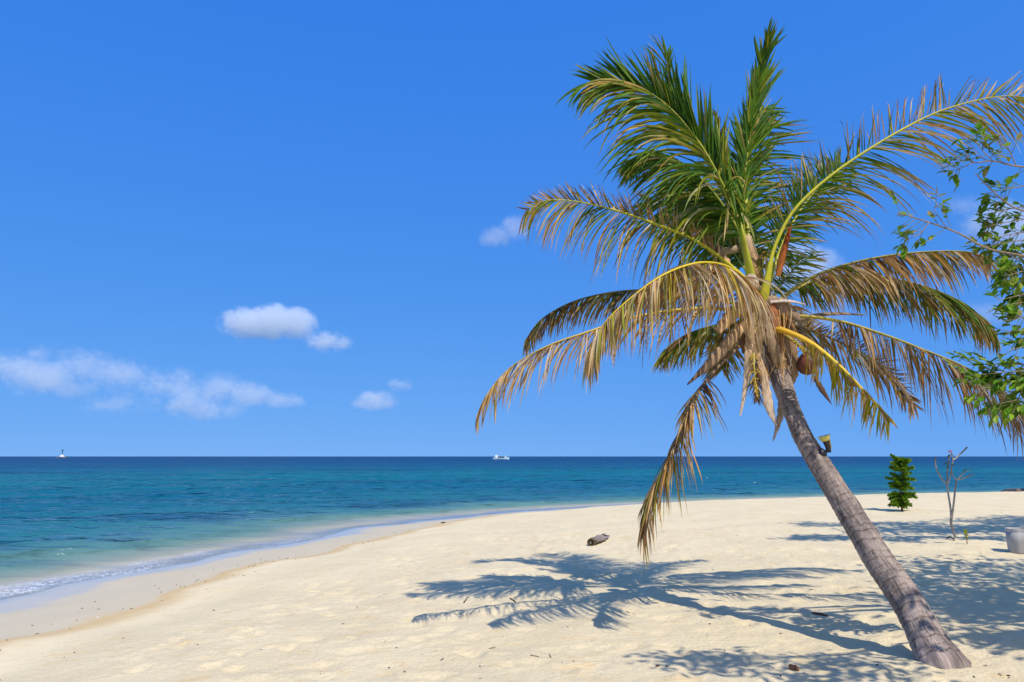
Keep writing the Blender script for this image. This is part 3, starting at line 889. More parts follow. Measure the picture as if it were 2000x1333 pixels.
frond([(1470, 560, D - .1), (1448, 455, D - .3), (1412, 365, D - .5), (1362, 275, D - .6), (1295, 200, D - .65), (1225, 163, D - .7), (1165, 158, D - .7)], 96,
      dict(th=-68, L=1.42, droop=1.5, al=(76, 26), mix=[(GREEN, .72), (OLIVE, .2), (TAN, .08)], tip=FRESHTIP, w=0.033, twist=2.0), dict(th=105, L=0.92, droop=-0.02, al=(40, 22), mix=FRESH, tip=FRESHTIP, w=0.034),
      rach=0.036, c_base=(0.46, 0.48, 0.04), c_tip=(0.34, 0.34, 0.05), t0=0.24, wide=True, prof=([0, .12, .45, .75, 1], [.6, .95, 1.0, .72, .4]))
frond([(1472, 560, D + .3), (1440, 450, D + .7), (1400, 350, D + 1.0), (1350, 260, D + 1.2), (1315, 180, D + 1.2), (1305, 120, D + 1.1)], 70,
      dict(th=-160, L=1.05, droop=0.9, al=(54, 25), mix=FRESH, tip=FRESHTIP, w=0.034), dict(th=60, L=0.62, droop=0.1, al=(25, 15), mix=FRESH, tip=FRESHTIP, w=0.036),
      rach=0.03, c_base=YG, t0=0.22, wide=True)
frond([(1480, 570, D + .4), (1440, 500, D + .9), (1385, 440, D + 1.5), (1320, 405, D + 2.0), (1262, 395, D + 2.3)], 66,
      dict(th=-70, L=0.85, droop=0.9, al=(66, 36), mix=FRESH, tip=FRESHTIP, w=0.032), dict(th=75, L=0.55, droop=0.0, al=(48, 30), mix=[(GREEN, .6), (OLIVE, .4)], tip=MIXTIP, w=0.030),
      rach=0.03, c_base=YG, t0=0.2, wide=True)
frond([(1484, 570, D + .5), (1445, 480, D + 1.3), (1400, 400, D + 2.0), (1370, 350, D + 2.6)], 60,
      dict(th=0, L=0.95, droop=0.8, al=(70, 40), mix=FRESH, tip=FRESHTIP, w=0.034), dict(th=180, L=1.05, droop=0.9, al=(74, 40), mix=FRESH, tip=FRESHTIP, w=0.034),
      rach=0.03, c_base=YG, t0=0.18, wide=True)
frond([(1474, 560, D - .05), (1446, 462, D - .1), (1400, 385, D - .1), (1342, 325, D), (1285, 298, D + .1), (1248, 306, D + .2)], 70,
      dict(th=-70, L=1.05, droop=1.5, al=(78, 30), mix=[(GREEN, .8), (OLIVE, .2)], tip=FRESHTIP, w=0.032, twist=2.0), dict(th=-130, L=0.95, droop=1.3, al=(64, 26), mix=FRESH, tip=FRESHTIP, w=0.032),
      rach=0.032, c_base=YG, c_tip=(0.2, 0.24, 0.04), t0=0.26, wide=True, prof=([0, .12, .45, .75, 1], [.7, .95, 1.0, .75, .45]))
# the snapped-off young leaf in the middle
frond([(1482, 560, D + .2), (1452, 450, D + .3), (1424, 340, D + .45), (1404, 262, D + .5), (1398, 232, D + .5)], 40,
      dict(th=20, L=0.42, droop=0.0, al=(12, 6), mix=[(OLIVE, .5), (GREEN, .4), (BROWN, .1)], tip=[(BROWN, .7), (OLIVE, .3)], w=0.040), dict(th=160, L=0.38, droop=0.0, al=(12, 6), mix=[(OLIVE, .5), (GREEN, .5)], tip=[(BROWN, .8), (TAN, .2)], w=0.040),
      rach=0.03, c_base=YG, vertical=True, t0=0.35, prof=([0, 0.6, 1], [0.9, 1.0, 0.35]), label='snapped young frond with brown cut end')

# left fronds
frond([(1480, 575, D - .1), (1432, 525, D - .25), (1360, 472, D - .4), (1280, 438, D - .5), (1190, 408, D - .6), (1110, 392, D - .65), (1058, 394, D - .65), (1030, 410, D - .6)], 112,
      dict(th=-80, green=.3, L=0.88, droop=1.8, al=(84, 40), mix=MIXED, tip=MIXTIP, w=0.025, drop=.05), dict(th=100, L=0.34, droop=-0.1, al=(58, 42), mix=[(TAN, .6), (BROWN, .2), (OLIVE, .2)], tip=[(BROWN, .6), (TAN, .4)], w=0.022, curl=1.6, drop=.1),
      rach=0.036, c_base=(0.60, 0.55, 0.03), c_tip=(0.50, 0.48, 0.05), t0=0.2, single=True, prof=([0, .12, .5, .8, 1], [.62, .85, 1.0, .8, .42]))
frond([(1488, 605, D - .3), (1462, 555, D - .7), (1420, 522, D - 1.1), (1365, 514, D - 1.35), (1298, 536, D - 1.6), (1235, 580, D - 1.7), (1180, 632, D - 1.75), (1148, 690, D - 1.7)], 110,
      dict(th=-150, L=0.80, droop=1.5, al=(84, 30), mix=DRY, tip=DRYTIP, w=0.026), dict(th=-55, L=0.82, droop=2.1, al=(78, 26), mix=[(TAN, .45), (GREY, .25), (YELLOW, .12), (OLIVE, .18)], tip=[(TAN, .4), (GREY, .3), (OLIVE, .2), (BROWN, .1)], w=0.026),
      rach=0.034, c_base=YO, c_tip=YO, t0=0.12, prof=([0, .1, .3, .6, .9, 1], [.75, .95, 1.0, .8, .55, .5]))
frond([(1478, 605, D), (1420, 590, D + .2), (1330, 574, D + .3), (1230, 568, D + .4), (1130, 586, D + .5), (1060, 622, D + .5), (1026, 665, D + .5)], 84,
      dict(th=-65, L=0.52, droop=1.2, al=(75, 35), mix=DARKDRY, tip=[(BROWN, .7), (TAN, .3)], w=0.026), dict(th=-120, L=0.5, droop=1.1, al=(60, 35), mix=DARKDRY, tip=[(BROWN, .7), (OLIVE, .3)], w=0.026),
      rach=0.03, c_base=YB, c_tip=(0.10, 0.10, 0.04), t0=0.18)
frond([(1480, 625, D - .2), (1410, 604, D - .5), (1320, 606, D - .7), (1230, 622, D - .8), (1150, 648, D - .9), (1070, 676, D - 1.0), (1000, 716, D - 1.0), (955, 765, D - 1.0), (932, 812, D - 1.0)], 78,
      dict(th=-60, L=0.66, droop=1.2, al=(68, 22), mix=DRY, tip=DRYTIP, w=0.022, drop=.22, twist=2.4), dict(th=-140, L=0.52, droop=0.9, al=(52, 20), mix=DRY, tip=DRYTIP, w=0.022, drop=.35, twist=2.4),
      rach=0.032, c_base=YO, c_tip=(0.42, 0.30, 0.09), t0=0.22, prof=([0, .3, .6, .85, 1], [.8, .9, 1.0, .7, .35]))
frond([(1484, 632, D + .3), (1440, 630, D + .6), (1380, 640, D + .9), (1330, 660, D + 1.2), (1295, 690, D + 1.4)], 64,
      dict(th=-60, L=0.60, droop=0.75, al=(70, 36), mix=[(GREEN, .35), (OLIVE, .35), (BROWN, .3)], tip=DARKDRY, w=0.03), dict(th=-130, L=0.6, droop=0.7, al=(64, 30), mix=DARKDRY, tip=DARKDRY, w=0.03),
      rach=0.03, c_base=YB, c_tip=(0.12, 0.1, 0.04), t0=0.15)
frond([(1484, 640, D + .5), (1450, 660, D + .9), (1425, 690, D + 1.3), (1410, 720, D + 1.5)], 40,
      dict(th=0, L=0.55, droop=0.7, al=(64, 36), mix=[(GREEN, .4), (OLIVE, .3), (BROWN, .3)], tip=DARKDRY, w=0.03), dict(th=180, L=0.55, droop=0.7, al=(64, 36), mix=DARKDRY, tip=DARKDRY, w=0.03),
      rach=0.03, c_base=YB, c_tip=(0.12, 0.1, 0.04), t0=0.2)
# the broken frond hanging to the ground
frond([(1482, 640, D - .3), (1440, 680, D - .5), (1398, 722, D - .6), (1358, 776, D - .7), (1326, 850, D - .7), (1295, 915, D - .7), (1268, 975, D - .7), (1253, 1036, D - .7)], 70,
      dict(th=-15, L=0.64, droop=1.25, al=(66, 22), mix=[(BROWN, .45), (TAN, .35), (OLIVE, .12), (GREEN, .08)], tip=[(BROWN, .5), (OLIVE, .2), (TAN, .3)], w=0.023, drop=.1, twist=2.4),
      dict(th=-170, L=0.42, droop=1.1, al=(30, 12), mix=DARKDRY, tip=DRYTIP, w=0.020, drop=.25, twist=2.4),
      rach=0.034, c_base=(0.22, 0.13, 0.06), c_tip=(0.13, 0.10, 0.05), t0=0.36, prof=([0, .15, .5, .8, 1], [.9, 1.05, 1.1, .85, .6]), label='broken dry frond hanging nearly to the sand')

# right fronds
frond([(1488, 600, D - .2), (1500, 540, D - .3), (1514, 480, D - .35), (1552, 410, D - .4), (1625, 342, D - .45), (1725, 275, D - .5), (1825, 222, D - .5), (1915, 195, D - .5), (1975, 188, D - .5), (2030, 196, D - .45)], 92,
      dict(th=-72, green=.5, L=0.98, droop=1.1, al=(68, 50), mix=MIXED, tip=MIXTIP, w=0.027, drop=.05), dict(th=108, green=.4, L=0.56, droop=0.1, al=(56, 44), mix=[(TAN, .45), (OLIVE, .25), (GREEN, .2), (GREY, .1)], tip=[(TAN, .5), (BROWN, .5)], w=0.026, curl=1.2, drop=.08),
      rach=0.038, c_base=(0.52, 0.50, 0.03), c_tip=(0.56, 0.50, 0.04), t0=0.20, single=True, prof=([0, .15, .4, .8, 1], [.95, 1.1, 1.0, .85, .6]))
frond([(1492, 600, D + .1), (1512, 520, D + .3), (1545, 440, D + .6), (1590, 375, D + .9), (1640, 320, D + 1.2)], 60,
      dict(th=-60, L=0.70, droop=0.5, al=(60, 40), mix=FRESH, tip=FRESHTIP, w=0.03), dict(th=125, L=0.66, droop=0.0, al=(50, 40), mix=FRESH, tip=FRESHTIP, w=0.03),
      rach=0.034, c_base=YG, t0=0.25)
frond([(1500, 615, D), (1530, 580, D - .1), (1580, 545, D - .2), (1650, 518, D - .3), (1740, 499, D - .4), (1830, 491, D - .45), (1890, 492, D - .5), (1930, 502, D - .5)], 84,
      dict(th=-72, L=0.66, droop=1.2, al=(76, 46), mix=[(TAN, .6), (OLIVE, .2), (BROWN, .2)], tip=DRYTIP, w=0.026, drop=.06), dict(th=-110, L=0.5, droop=1.1, al=(70, 46), mix=DRY, tip=DRYTIP, w=0.026, drop=.1),
      rach=0.034, c_base=(0.22, 0.20, 0.05), c_tip=(0.36, 0.34, 0.06), t0=0.24, prof=([0, .3, .7, 1], [.8, 1.0, .85, .5]))
frond([(1500, 615, D + .3), (1545, 570, D + .6), (1620, 540, D + .8), (1710, 540, D + .9), (1800, 558, D + 1.0), (1880, 592, D + 1.0), (1945, 650, D + 1.0)], 96,
      dict(th=-65, L=0.80, droop=1.1, al=(74, 36), mix=[(GREEN, .45), (OLIVE, .25), (BROWN, .3)], tip=[(BROWN, .5), (GREEN, .3), (TAN, .2)], w=0.03), dict(th=-115, L=0.72, droop=1.0, al=(68, 34), mix=[(GREEN, .5), (OLIVE, .25), (BROWN, .25)], tip=MIXTIP, w=0.03),
      rach=0.032, c_base=YB, c_tip=(0.14, 0.11, 0.05), t0=0.2)
frond([(1502, 625, D), (1560, 618, D - .2), (1640, 628, D - .3), (1720, 652, D - .4), (1800, 682, D - .45), (1880, 715, D - .5), (1950, 755, D - .5), (1995, 800, D - .5)], 70,
      dict(th=-68, L=0.90, droop=1.3, al=(76, 30), mix=[(GREY, .35), (BROWN, .4), (TAN, .25)], tip=[(BROWN, .7), (GREY, .3)], w=0.022, drop=.15), dict(th=-115, L=0.66, droop=1.2, al=(66, 30), mix=DARKDRY, tip=[(BROWN, .8), (TAN, .2)], w=0.022, drop=.25),
      rach=0.034, c_base=YB, c_tip=(0.34, 0.32, 0.06), t0=0.24, prof=([0, .2, .5, .8, 1], [.55, .7, 1.0, 1.0, .7]))
frond([(1502, 635, D + .4), (1560, 640, D + .7), (1630, 664, D + .9), (1700, 700, D + 1.1), (1755, 745, D + 1.2), (1785, 790, D + 1.2)], 70,
      dict(th=-65, L=0.62, droop=0.9, al=(72, 34), mix=[(BROWN, .5), (OLIVE, .2), (GREY, .3)], tip=[(BROWN, .8), (TAN, .2)], w=0.026), dict(th=100, L=0.35, droop=0.2, al=(54, 34), mix=[(BROWN, .5), (GREY, .3), (TAN, .2)], tip=BROWN and [(BROWN, 1)], w=0.024),
      rach=0.03, c_base=(0.2, 0.13, 0.05), c_tip=(0.12, 0.1, 0.05), t0=0.12)
frond([(1500, 640, D - .3), (1535, 648, D - .6), (1580, 668, D - .9), (1630, 706, D - 1.1), (1680, 756, D - 1.2), (1738, 818, D - 1.25)], 52,
      dict(th=-130, L=0.56, droop=0.8, al=(80, 34), mix=[(TAN, .3), (YELLOW, .55), (GREY, .15)], tip=[(TAN, .4), (YELLOW, .3), (OLIVE, .3)], w=0.026, drop=.12, twist=2.0), dict(th=-20, L=0.22, droop=0.6, al=(30, 14), mix=[(YELLOW, .6), (TAN, .4)], tip=[(YELLOW, .4), (BROWN, .6)], w=0.024, drop=.3),
      rach=0.060, c_base=(0.66, 0.36, 0.03), c_tip=(0.80, 0.58, 0.03), t0=0.34, prof=([0, .3, .8, 1], [1.0, 1.0, .7, .5]), label='short broken frond with bright yellow stalk')
frond([(1498, 610, D + .4), (1520, 565, D + .9), (1552, 525, D + 1.3), (1590, 492, D + 1.6)], 34,
      dict(th=-40, L=0.42, droop=0.3, al=(70, 50), mix=[(GREEN, .7), (OLIVE, .3)], tip=DARKDRY, w=0.022, drop=.1), dict(th=140, L=0.36, droop=0.1, al=(66, 50), mix=[(GREEN, .7), (OLIVE, .3)], tip=DARKDRY, w=0.022, drop=.1),
      rach=0.026, c_base=(0.14, 0.15, 0.04), c_tip=(0.1, 0.1, 0.03), t0=0.3)
# fronds reaching away behind the crown and towards the shore
frond([(1496, 620, D + .5), (1510, 600, D + 1.2), (1530, 600, D + 1.9), (1560, 625, D + 2.5), (1580, 660, D + 2.8)], 56,
      dict(th=-30, L=0.6, droop=0.9, al=(70, 36), mix=DARKDRY, tip=DRYTIP, w=0.028), dict(th=-150, L=0.6, droop=0.9, al=(70, 36), mix=DARKDRY, tip=DRYTIP, w=0.028),
      rach=0.03, c_base=YB, t0=0.2)
frond([(1484, 655, D + .2), (1478, 690, D + .3), (1482, 730, D + .45), (1478, 775, D + .5)], 26,
      dict(th=-10, L=0.26, droop=1.0, al=(50, 24), mix=[(BROWN, .8), (GREY, .2)], tip=[(BROWN, 1)], w=0.018, twist=2), dict(th=-170, L=0.28, droop=1.0, al=(50, 24), mix=[(BROWN, .8), (GREY, .2)], tip=[(BROWN, 1)], w=0.018, twist=2),
      rach=0.034, c_base=(0.28, 0.2, 0.13), c_tip=(0.10, 0.07, 0.05), t0=0.45, label='withered brown frond stub beside the trunk')

# ---- heart of the crown: sheaths, spathes, stubs, nut, flower sprays
def strap(name, pts, widths, col0, col1, thick=0.006, cup=0.18, facing=(0, -1, 0), label=None):
    """pts: (px, py, depth); a bent, slightly cupped strip with real thickness"""
    c = catmull([tuple(P(*q)) for q in pts], 8)
    w = catmull([(v, 0, 0) for v in widths], 8)[:, 0]
    fv = Vector(facing)
    verts = []; cols = []; n = len(c); M = 7
    for i in range(n):
        t = Vector(c[min(i + 1, n - 1)] - c[max(i - 1, 0)]).normalized()
        s = t.cross(fv).normalized(); o = s.cross(t).normalized()
        for side in (0, 1):
            for k in range(M):
                u = k / (M - 1) * 2 - 1
                e = w[i] * 0.5 * u * (1 + 0.10 * math.sin(i * 1.9 + u * 3 + pts[0][1]) + 0.07 * math.sin(i * 4.1 + pts[0][0]))
                z = -cup * w[i] * u * u + (thick if side else 0.0) + 0.03 * w[i] * math.sin(11 * u + 1.7 * len(pts) + pts[0][0])
                verts.append(Vector(c[i]) + s * e - o * -z * 1.0)
                cols.append(lerp3(col0, col1, i / (n - 1)))
    faces = []
    R = 2 * M
    for i in range(n - 1):
        for k in range(M - 1):
            faces.append((i * R + k, i * R + k + 1, (i + 1) * R + k + 1, (i + 1) * R + k))
            faces.append((i * R + M + k + 1, i * R + M + k, (i + 1) * R + M + k, (i + 1) * R + M + k + 1))
        faces.append((i * R, (i + 1) * R, (i + 1) * R + M, i * R + M)); faces.append((i * R + M - 1, i * R + R - 1, (i + 1) * R + R - 1, (i + 1) * R + M - 1))
    m = MB(); m.add(verts, faces, cols)
    o = m.build(name, M_FIBRE, PALM, smooth=True)
    if label: o['label'] = label
    return o
def mm(px): return px * CROWN_D / F_PX
PALE = (0.62, 0.42, 0.23); PINK = (0.56, 0.30, 0.17); ASH = (0.56, 0.46, 0.36); DK = (0.12, 0.07, 0.045); RUST = (0.30, 0.13, 0.05)
strap('dry_sheath', [(1466, 648, D - .5), (1462, 690, D - .55), (1459, 740, D - .5), (1446, 812, D - .5)], [mm(16), mm(14), mm(12), mm(3)], PALE, ASH, label='long pale dry sheath hanging in front of the trunk')
strap('dry_sheath', [(1480, 690, D - .5), (1494, 740, D - .5), (1502, 790, D - .5), (1516, 832, D - .5)], [mm(9), mm(14), mm(18), mm(3)], PALE, ASH)
strap('dry_sheath', [(1528, 780, D - .25), (1524, 815, D - .25), (1510, 862, D - .25)], [mm(14), mm(12), mm(2)], (0.3, 0.22, 0.14), ASH)
strap('dry_sheath', [(1492, 636, D - .55), (1512, 675, D - .5), (1530, 715, D - .4), (1544, 748, D - .3)], [mm(16), mm(24), mm(22), mm(12)], (0.30, 0.2, 0.12), PALE)
strap('dry_sheath', [(1526, 640, D - .4), (1544, 680, D - .4), (1552, 720, D - .35), (1546, 750, D - .3)], [mm(20), mm(24), mm(20), mm(10)], (0.26, 0.15, 0.08), (0.40, 0.28, 0.17))
strap('dry_sheath', [(1476, 640, D - .5), (1478, 680, D - .5), (1474, 705, D - .48)], [mm(26), mm(28), mm(14)], (0.28, 0.18, 0.1), (0.38, 0.27, 0.17))
strap('stalk_stub', [(1455, 590, D - .45), (1430, 615, D - .6), (1400, 648, D - .7)], [mm(22), mm(24), mm(14)], (0.36, 0.22, 0.11), PALE, 0.03)
strap('stalk_stub', [(1448, 640, D - .4), (1425, 668, D - .5), (1392, 705, D - .6), (1342, 752, D - .65)], [mm(22), mm(22), mm(18), mm(2)], PALE, (0.16, 0.10, 0.07), 0.02)
strap('stalk_stub', [(1505, 590, D - .45), (1540, 588, D - .5), (1572, 596, D - .5)], [mm(14), mm(14), mm(3)], ASH, ASH, 0.012, facing=(0, -.3, 1))
strap('fibre_mat', [(1500, 585, D - .35), (1530, 598, D - .45), (1560, 622, D - .45)], [mm(22), mm(30), mm(14)], (0.34, 0.24, 0.15), (0.28, 0.2, 0.13), 0.02)
strap('fibre_mat', [(1508, 596, D - .45), (1514, 640, D - .5), (1522, 690, D - .45)], [mm(16), mm(26), mm(14)], (0.34, 0.13, 0.05), (0.22, 0.12, 0.06), 0.02)
strap('fibre_mat', [(1462, 610, D - .35), (1452, 645, D - .4), (1458, 690, D - .35)], [mm(22), mm(26), mm(14)], (0.34, 0.22, 0.11), (0.22, 0.13, 0.07), 0.02)
strap('fibre_mat', [(1528, 610, D - .3), (1540, 650, D - .34), (1538, 700, D - .3)], [mm(20), mm(26), mm(16)], (0.20, 0.10, 0.05), (0.25, 0.14, 0.08), 0.02)
strap('fibre_mat', [(1490, 600, D - .46), (1486, 640, D - .52), (1480, 690, D - .48)], [mm(20), mm(24), mm(12)], (0.36, 0.25, 0.12), (0.26, 0.17, 0.09), 0.02)
strap('fibre_mat', [(1498, 620, D - .54), (1506, 660, D - .56), (1516, 712, D - .46)], [mm(8), mm(16), mm(8)], (0.42, 0.30, 0.18), (0.30, 0.21, 0.13), 0.012)
strap('fibre_mat', [(1476, 610, D - .56), (1466, 640, D - .6), (1470, 672, D - .58)], [mm(10), mm(16), mm(8)], (0.44, 0.32, 0.18), (0.36, 0.25, 0.14), 0.012)
strap('spathe', [(1440, 548, D - .2), (1420, 516, D - .25), (1398, 488, D - .3), (1373, 466, D - .35)], [mm(14), mm(24), mm(20), mm(2)], PINK, (0.42, 0.26, 0.18), 0.012, 0.45, label='open pinkish brown spathe left of the stalks')
strap('spathe', [(1486, 545, D - .1), (1486, 515, D - .1), (1492, 488, D - .1)], [mm(14), mm(16), mm(3)], (0.36, 0.34, 0.06), (0.08, 0.03, 0.03), 0.012, 0.45)
strap('spathe', [(1520, 540, D - .3), (1530, 500, D - .32), (1545, 440, D - .36)], [mm(10), mm(14), mm(5)], (0.40, 0.16, 0.04), (0.30, 0.06, 0.02), 0.012, 0.45)
strap('spathe', [(1502, 640, D + .3), (1560, 622, D + .3), (1625, 612, D + .3), (1690, 616, D + .3)], [mm(8), mm(14), mm(12), mm(2)], (0.22, 0.15, 0.10), (0.30, 0.22, 0.15), 0.01, facing=(0, -.6, .8))
strap('spathe', [(1590, 735, D - .4), (1605, 760, D - .4), (1624, 790, D - .4)], [mm(6), mm(10), mm(1)], DK, DK, 0.008)
m = MB(); m.tube([P(1480, 556, D - .05), P(1474, 520, D), P(1464, 490, D + .05), P(1458, 462, D + .05)], [mm(15), mm(13), mm(13), mm(9)], 12, [(0.42, 0.24, 0.11), (0.46, 0.28, 0.14), (0.40, 0.27, 0.15), (0.5, 0.36, 0.2)]); m.build('stalk_stub', M_FIBRE, PALM, smooth=True)
m = MB(); m.tube([P(1410, 492, D), P(1428, 489, D), P(1440, 486, D - .05)], [mm(8), mm(7), mm(8)], 10, (0.42, 0.32, 0.2)); m.build('stalk_stub', M_FIBRE, PALM, smooth=True)
m = MB(); blob(m, P(1468, 552, D - .45), (mm(15), mm(14), mm(17)), (0.48, 0.37, 0.26), 0.35, seed=3); m.build('fibre_knot', M_FIBRE, PALM, smooth=True)
hair = MB()
for q in range(150):
    a0 = P(random.uniform(1455, 1550), random.uniform(600, 720), D - random.uniform(.2, .55))
    ln = random.uniform(.12, .42); sw = random.uniform(-.10, .10)
    hair.tube([a0, a0 + Vector((sw * .5, -.03, -ln * .5)), a0 + Vector((sw, -.02, -ln))], [.004, .003, .0015], 4, random.choice(BROWN + GREY + TAN))
tag(hair.build('loose_fibres', M_FIBRE, PALM), kind='stuff')
# flower sprays with small yellow buds
for pts, nb in (([(1472, 690, D - .55), (1473, 720, D - .6), (1476, 765, D - .6)], 34), ([(1496, 530, D - .15), (1497, 510, D - .18), (1500, 490, D - .2)], 22), ([(1552, 664, D - .5), (1562, 676, D - .55), (1568, 690, D - .55)], 14)):
    c = catmull([tuple(P(*q)) for q in pts], 8)
    m = MB(); m.tube([tuple(q) for q in c], [0.012 * (1 - i / len(c)) + 0.003 for i in range(len(c))], 6, (0.42, 0.34, 0.05))
    for k in range(nb):
        q = Vector(c[random.randrange(len(c))]); e = q + Vector((random.uniform(-.07, .07), random.uniform(-.05, .05), random.uniform(-.09, .01)))
        m.tube([q, (q + e) / 2 + Vector((0, 0, .01)), e], [0.004, 0.005, 0.007], 5, (0.48, 0.33, 0.04))
    tag(m.build('flower_spray', M_RACHIS, PALM), kind='stuff')
# the coconut
nut = MB(); cN = P(1577, 711, D - .45)
nut.lathe([(0.0, -.125), (.05, -.118), (.092, -.08), (.112, -.02), (.112, .03), (.095, .08), (.06, .112), (.0, .122)], cN, [(0.13, 0.055, 0.04)] * 0 or (0.15, 0.06, 0.042), 20, Matrix.Rotation(0.35, 3, 'Y'))
t = NT('coconut_husk')
ob = t.obj(); n_ = t.noise(t.scale(ob, (8, 8, 2.5)), 2.0, 5)
sep = t.n('ShaderNodeSeparateXYZ'); t.L(t.attr('Col', 'Color'), sep.inputs[0])
cc = t.mix(t.mapr(n_, 0.40, 0.62), (0.07, 0.03, 0.028), (0.18, 0.06, 0.03))
t.done(t.principled(cc, 0.55, t.bump(n_, 0.4, 0.01), 0.35))
no = nut.build('coconut', t.m, PALM, smooth=True); no['label'] = 'single reddish brown coconut hanging at the crown'
m = MB(); m.tube([P(1530, 652, D - .4), P(1556, 672, D - .48), P(1576, 690, D - .46)], [0.02, 0.016, 0.02], 8, (0.36, 0.28, 0.06)); m.build('nut_stalk', M_RACHIS, no, smooth=True)
m = MB(); m.lathe([(.0, .135), (.05, .128), (.062, .105), (.04, .098)][::-1], cN, (0.34, 0.24, 0.08), 14, Matrix.Rotation(0.35, 3, 'Y')); m.build('nut_cap', M_RACHIS, no)

# ------------------------------------------------------------------ lamp strapped to the trunk
M_BLACK = mat_col('black_plastic', 0.45, 0.4, 20, 0.1, 0.002, 0.8, 1.2)
M_YELLOW = mat_col('faded_yellow_enamel', 0.4, 0.4, 14, 0.1, 0.002, 0.88, 1.1)
def trunk_edge(py, side=1.0, outward=0.0):
    """point on the trunk's flank at a photograph row"""
    k = int(np.argmin([abs((P(0, py, q[1]) - Vector((P(0, py, q[1]).x, q[1], q[2]))).z) for q in cp]))
    t = Vector(cp[min(k + 1, NS - 1)] - cp[max(k - 1, 0)]).normalized()
    a = Vector((1, 0, 0)); a = (a - t * a.dot(t)).normalized()
    return Vector(cp[k]) + a * side * (cr[k] + outward), t, a
def trunk_lamp():
    e, t, a = trunk_edge(890)
    r = root('trunk_lamp', e, 'black bracket lamp with yellow bowl shade fixed to the palm trunk', 'lamp')
    k = e.y / F_PX
    dd = e.y - 0.11
    m = MB(); blob(m, P(1606.0, 886, dd), (9 * k, 9 * k, 9.5 * k), (0.012, 0.013, 0.017), 0.2, seed=5); m.build('mounting_box', M_BLACK, r, smooth=True)
    m = MB(); m.tube([P(1609.0, 884, dd), P(1616.0, 881, dd), P(1622.0, 881, dd)], [4 * k, 3.2 * k, 3.4 * k], 10, (0.012, 0.013, 0.017)); m.build('arm', M_BLACK, r, smooth=True)
    ax = (P(1609.5, 852, dd) - P(1618.5, 880, dd)).normalized(); rot = ax.to_track_quat('Z', 'Y').to_matrix()
    b = P(1618.5, 880, dd)
    h = (P(1609.5, 852, dd) - b).length
    m = MB(); m.lathe([(4.0 * k, 0), (4.4 * k, 2 * k), (4.4 * k, 8 * k), (6.2 * k, h * .66), (6.4 * k, h * .72)], b, (0.022, 0.020, 0.020), 18, rot); m.build('lamp_body', M_BLACK, r, smooth=False)
    m = MB(); m.lathe([(5.2 * k, h * .62), (8.5 * k, h * .72), (11.0 * k, h * .94), (11.4 * k, h * 1.02), (10.6 * k, h * 1.02), (9.8 * k, h * .93), (7 * k, h * .80)], b, (0.70, 0.62, 0.16), 24, rot); m.build('bowl_shade', M_YELLOW, r, smooth=True)
    m = MB(); m.lathe([(9.9 * k, h * .985), (9.7 * k, h * 1.0)], b, (0.60, 0.58, 0.48), 24, rot); m.build('lens', M_YELLOW, r)
    m = MB(); m.tube([b + ax * h * .1 + Vector((5.5 * k, 0, 0)), b + ax * h * .45 + Vector((6.5 * k, -1 * k, 0)), b + ax * h * .75 + Vector((8 * k, 0, 0))], 1.5 * k, 6, (0.45, 0.33, 0.05)); m.build('side_clamp', M_YELLOW, r)
    path = []
    for py in range(888, 1075, 6):
        e2, t2, a2 = trunk_edge(py, 1.0, 0.006 + 0.006 * math.sin(py * 0.11))
        path.append(e2 + Vector((0, -0.025, 0)))
    m = MB(); m.tube(path, 0.008, 6, (0.018, 0.017, 0.016)); m.build('cable', M_BLACK, r, smooth=True)
trunk_lamp()

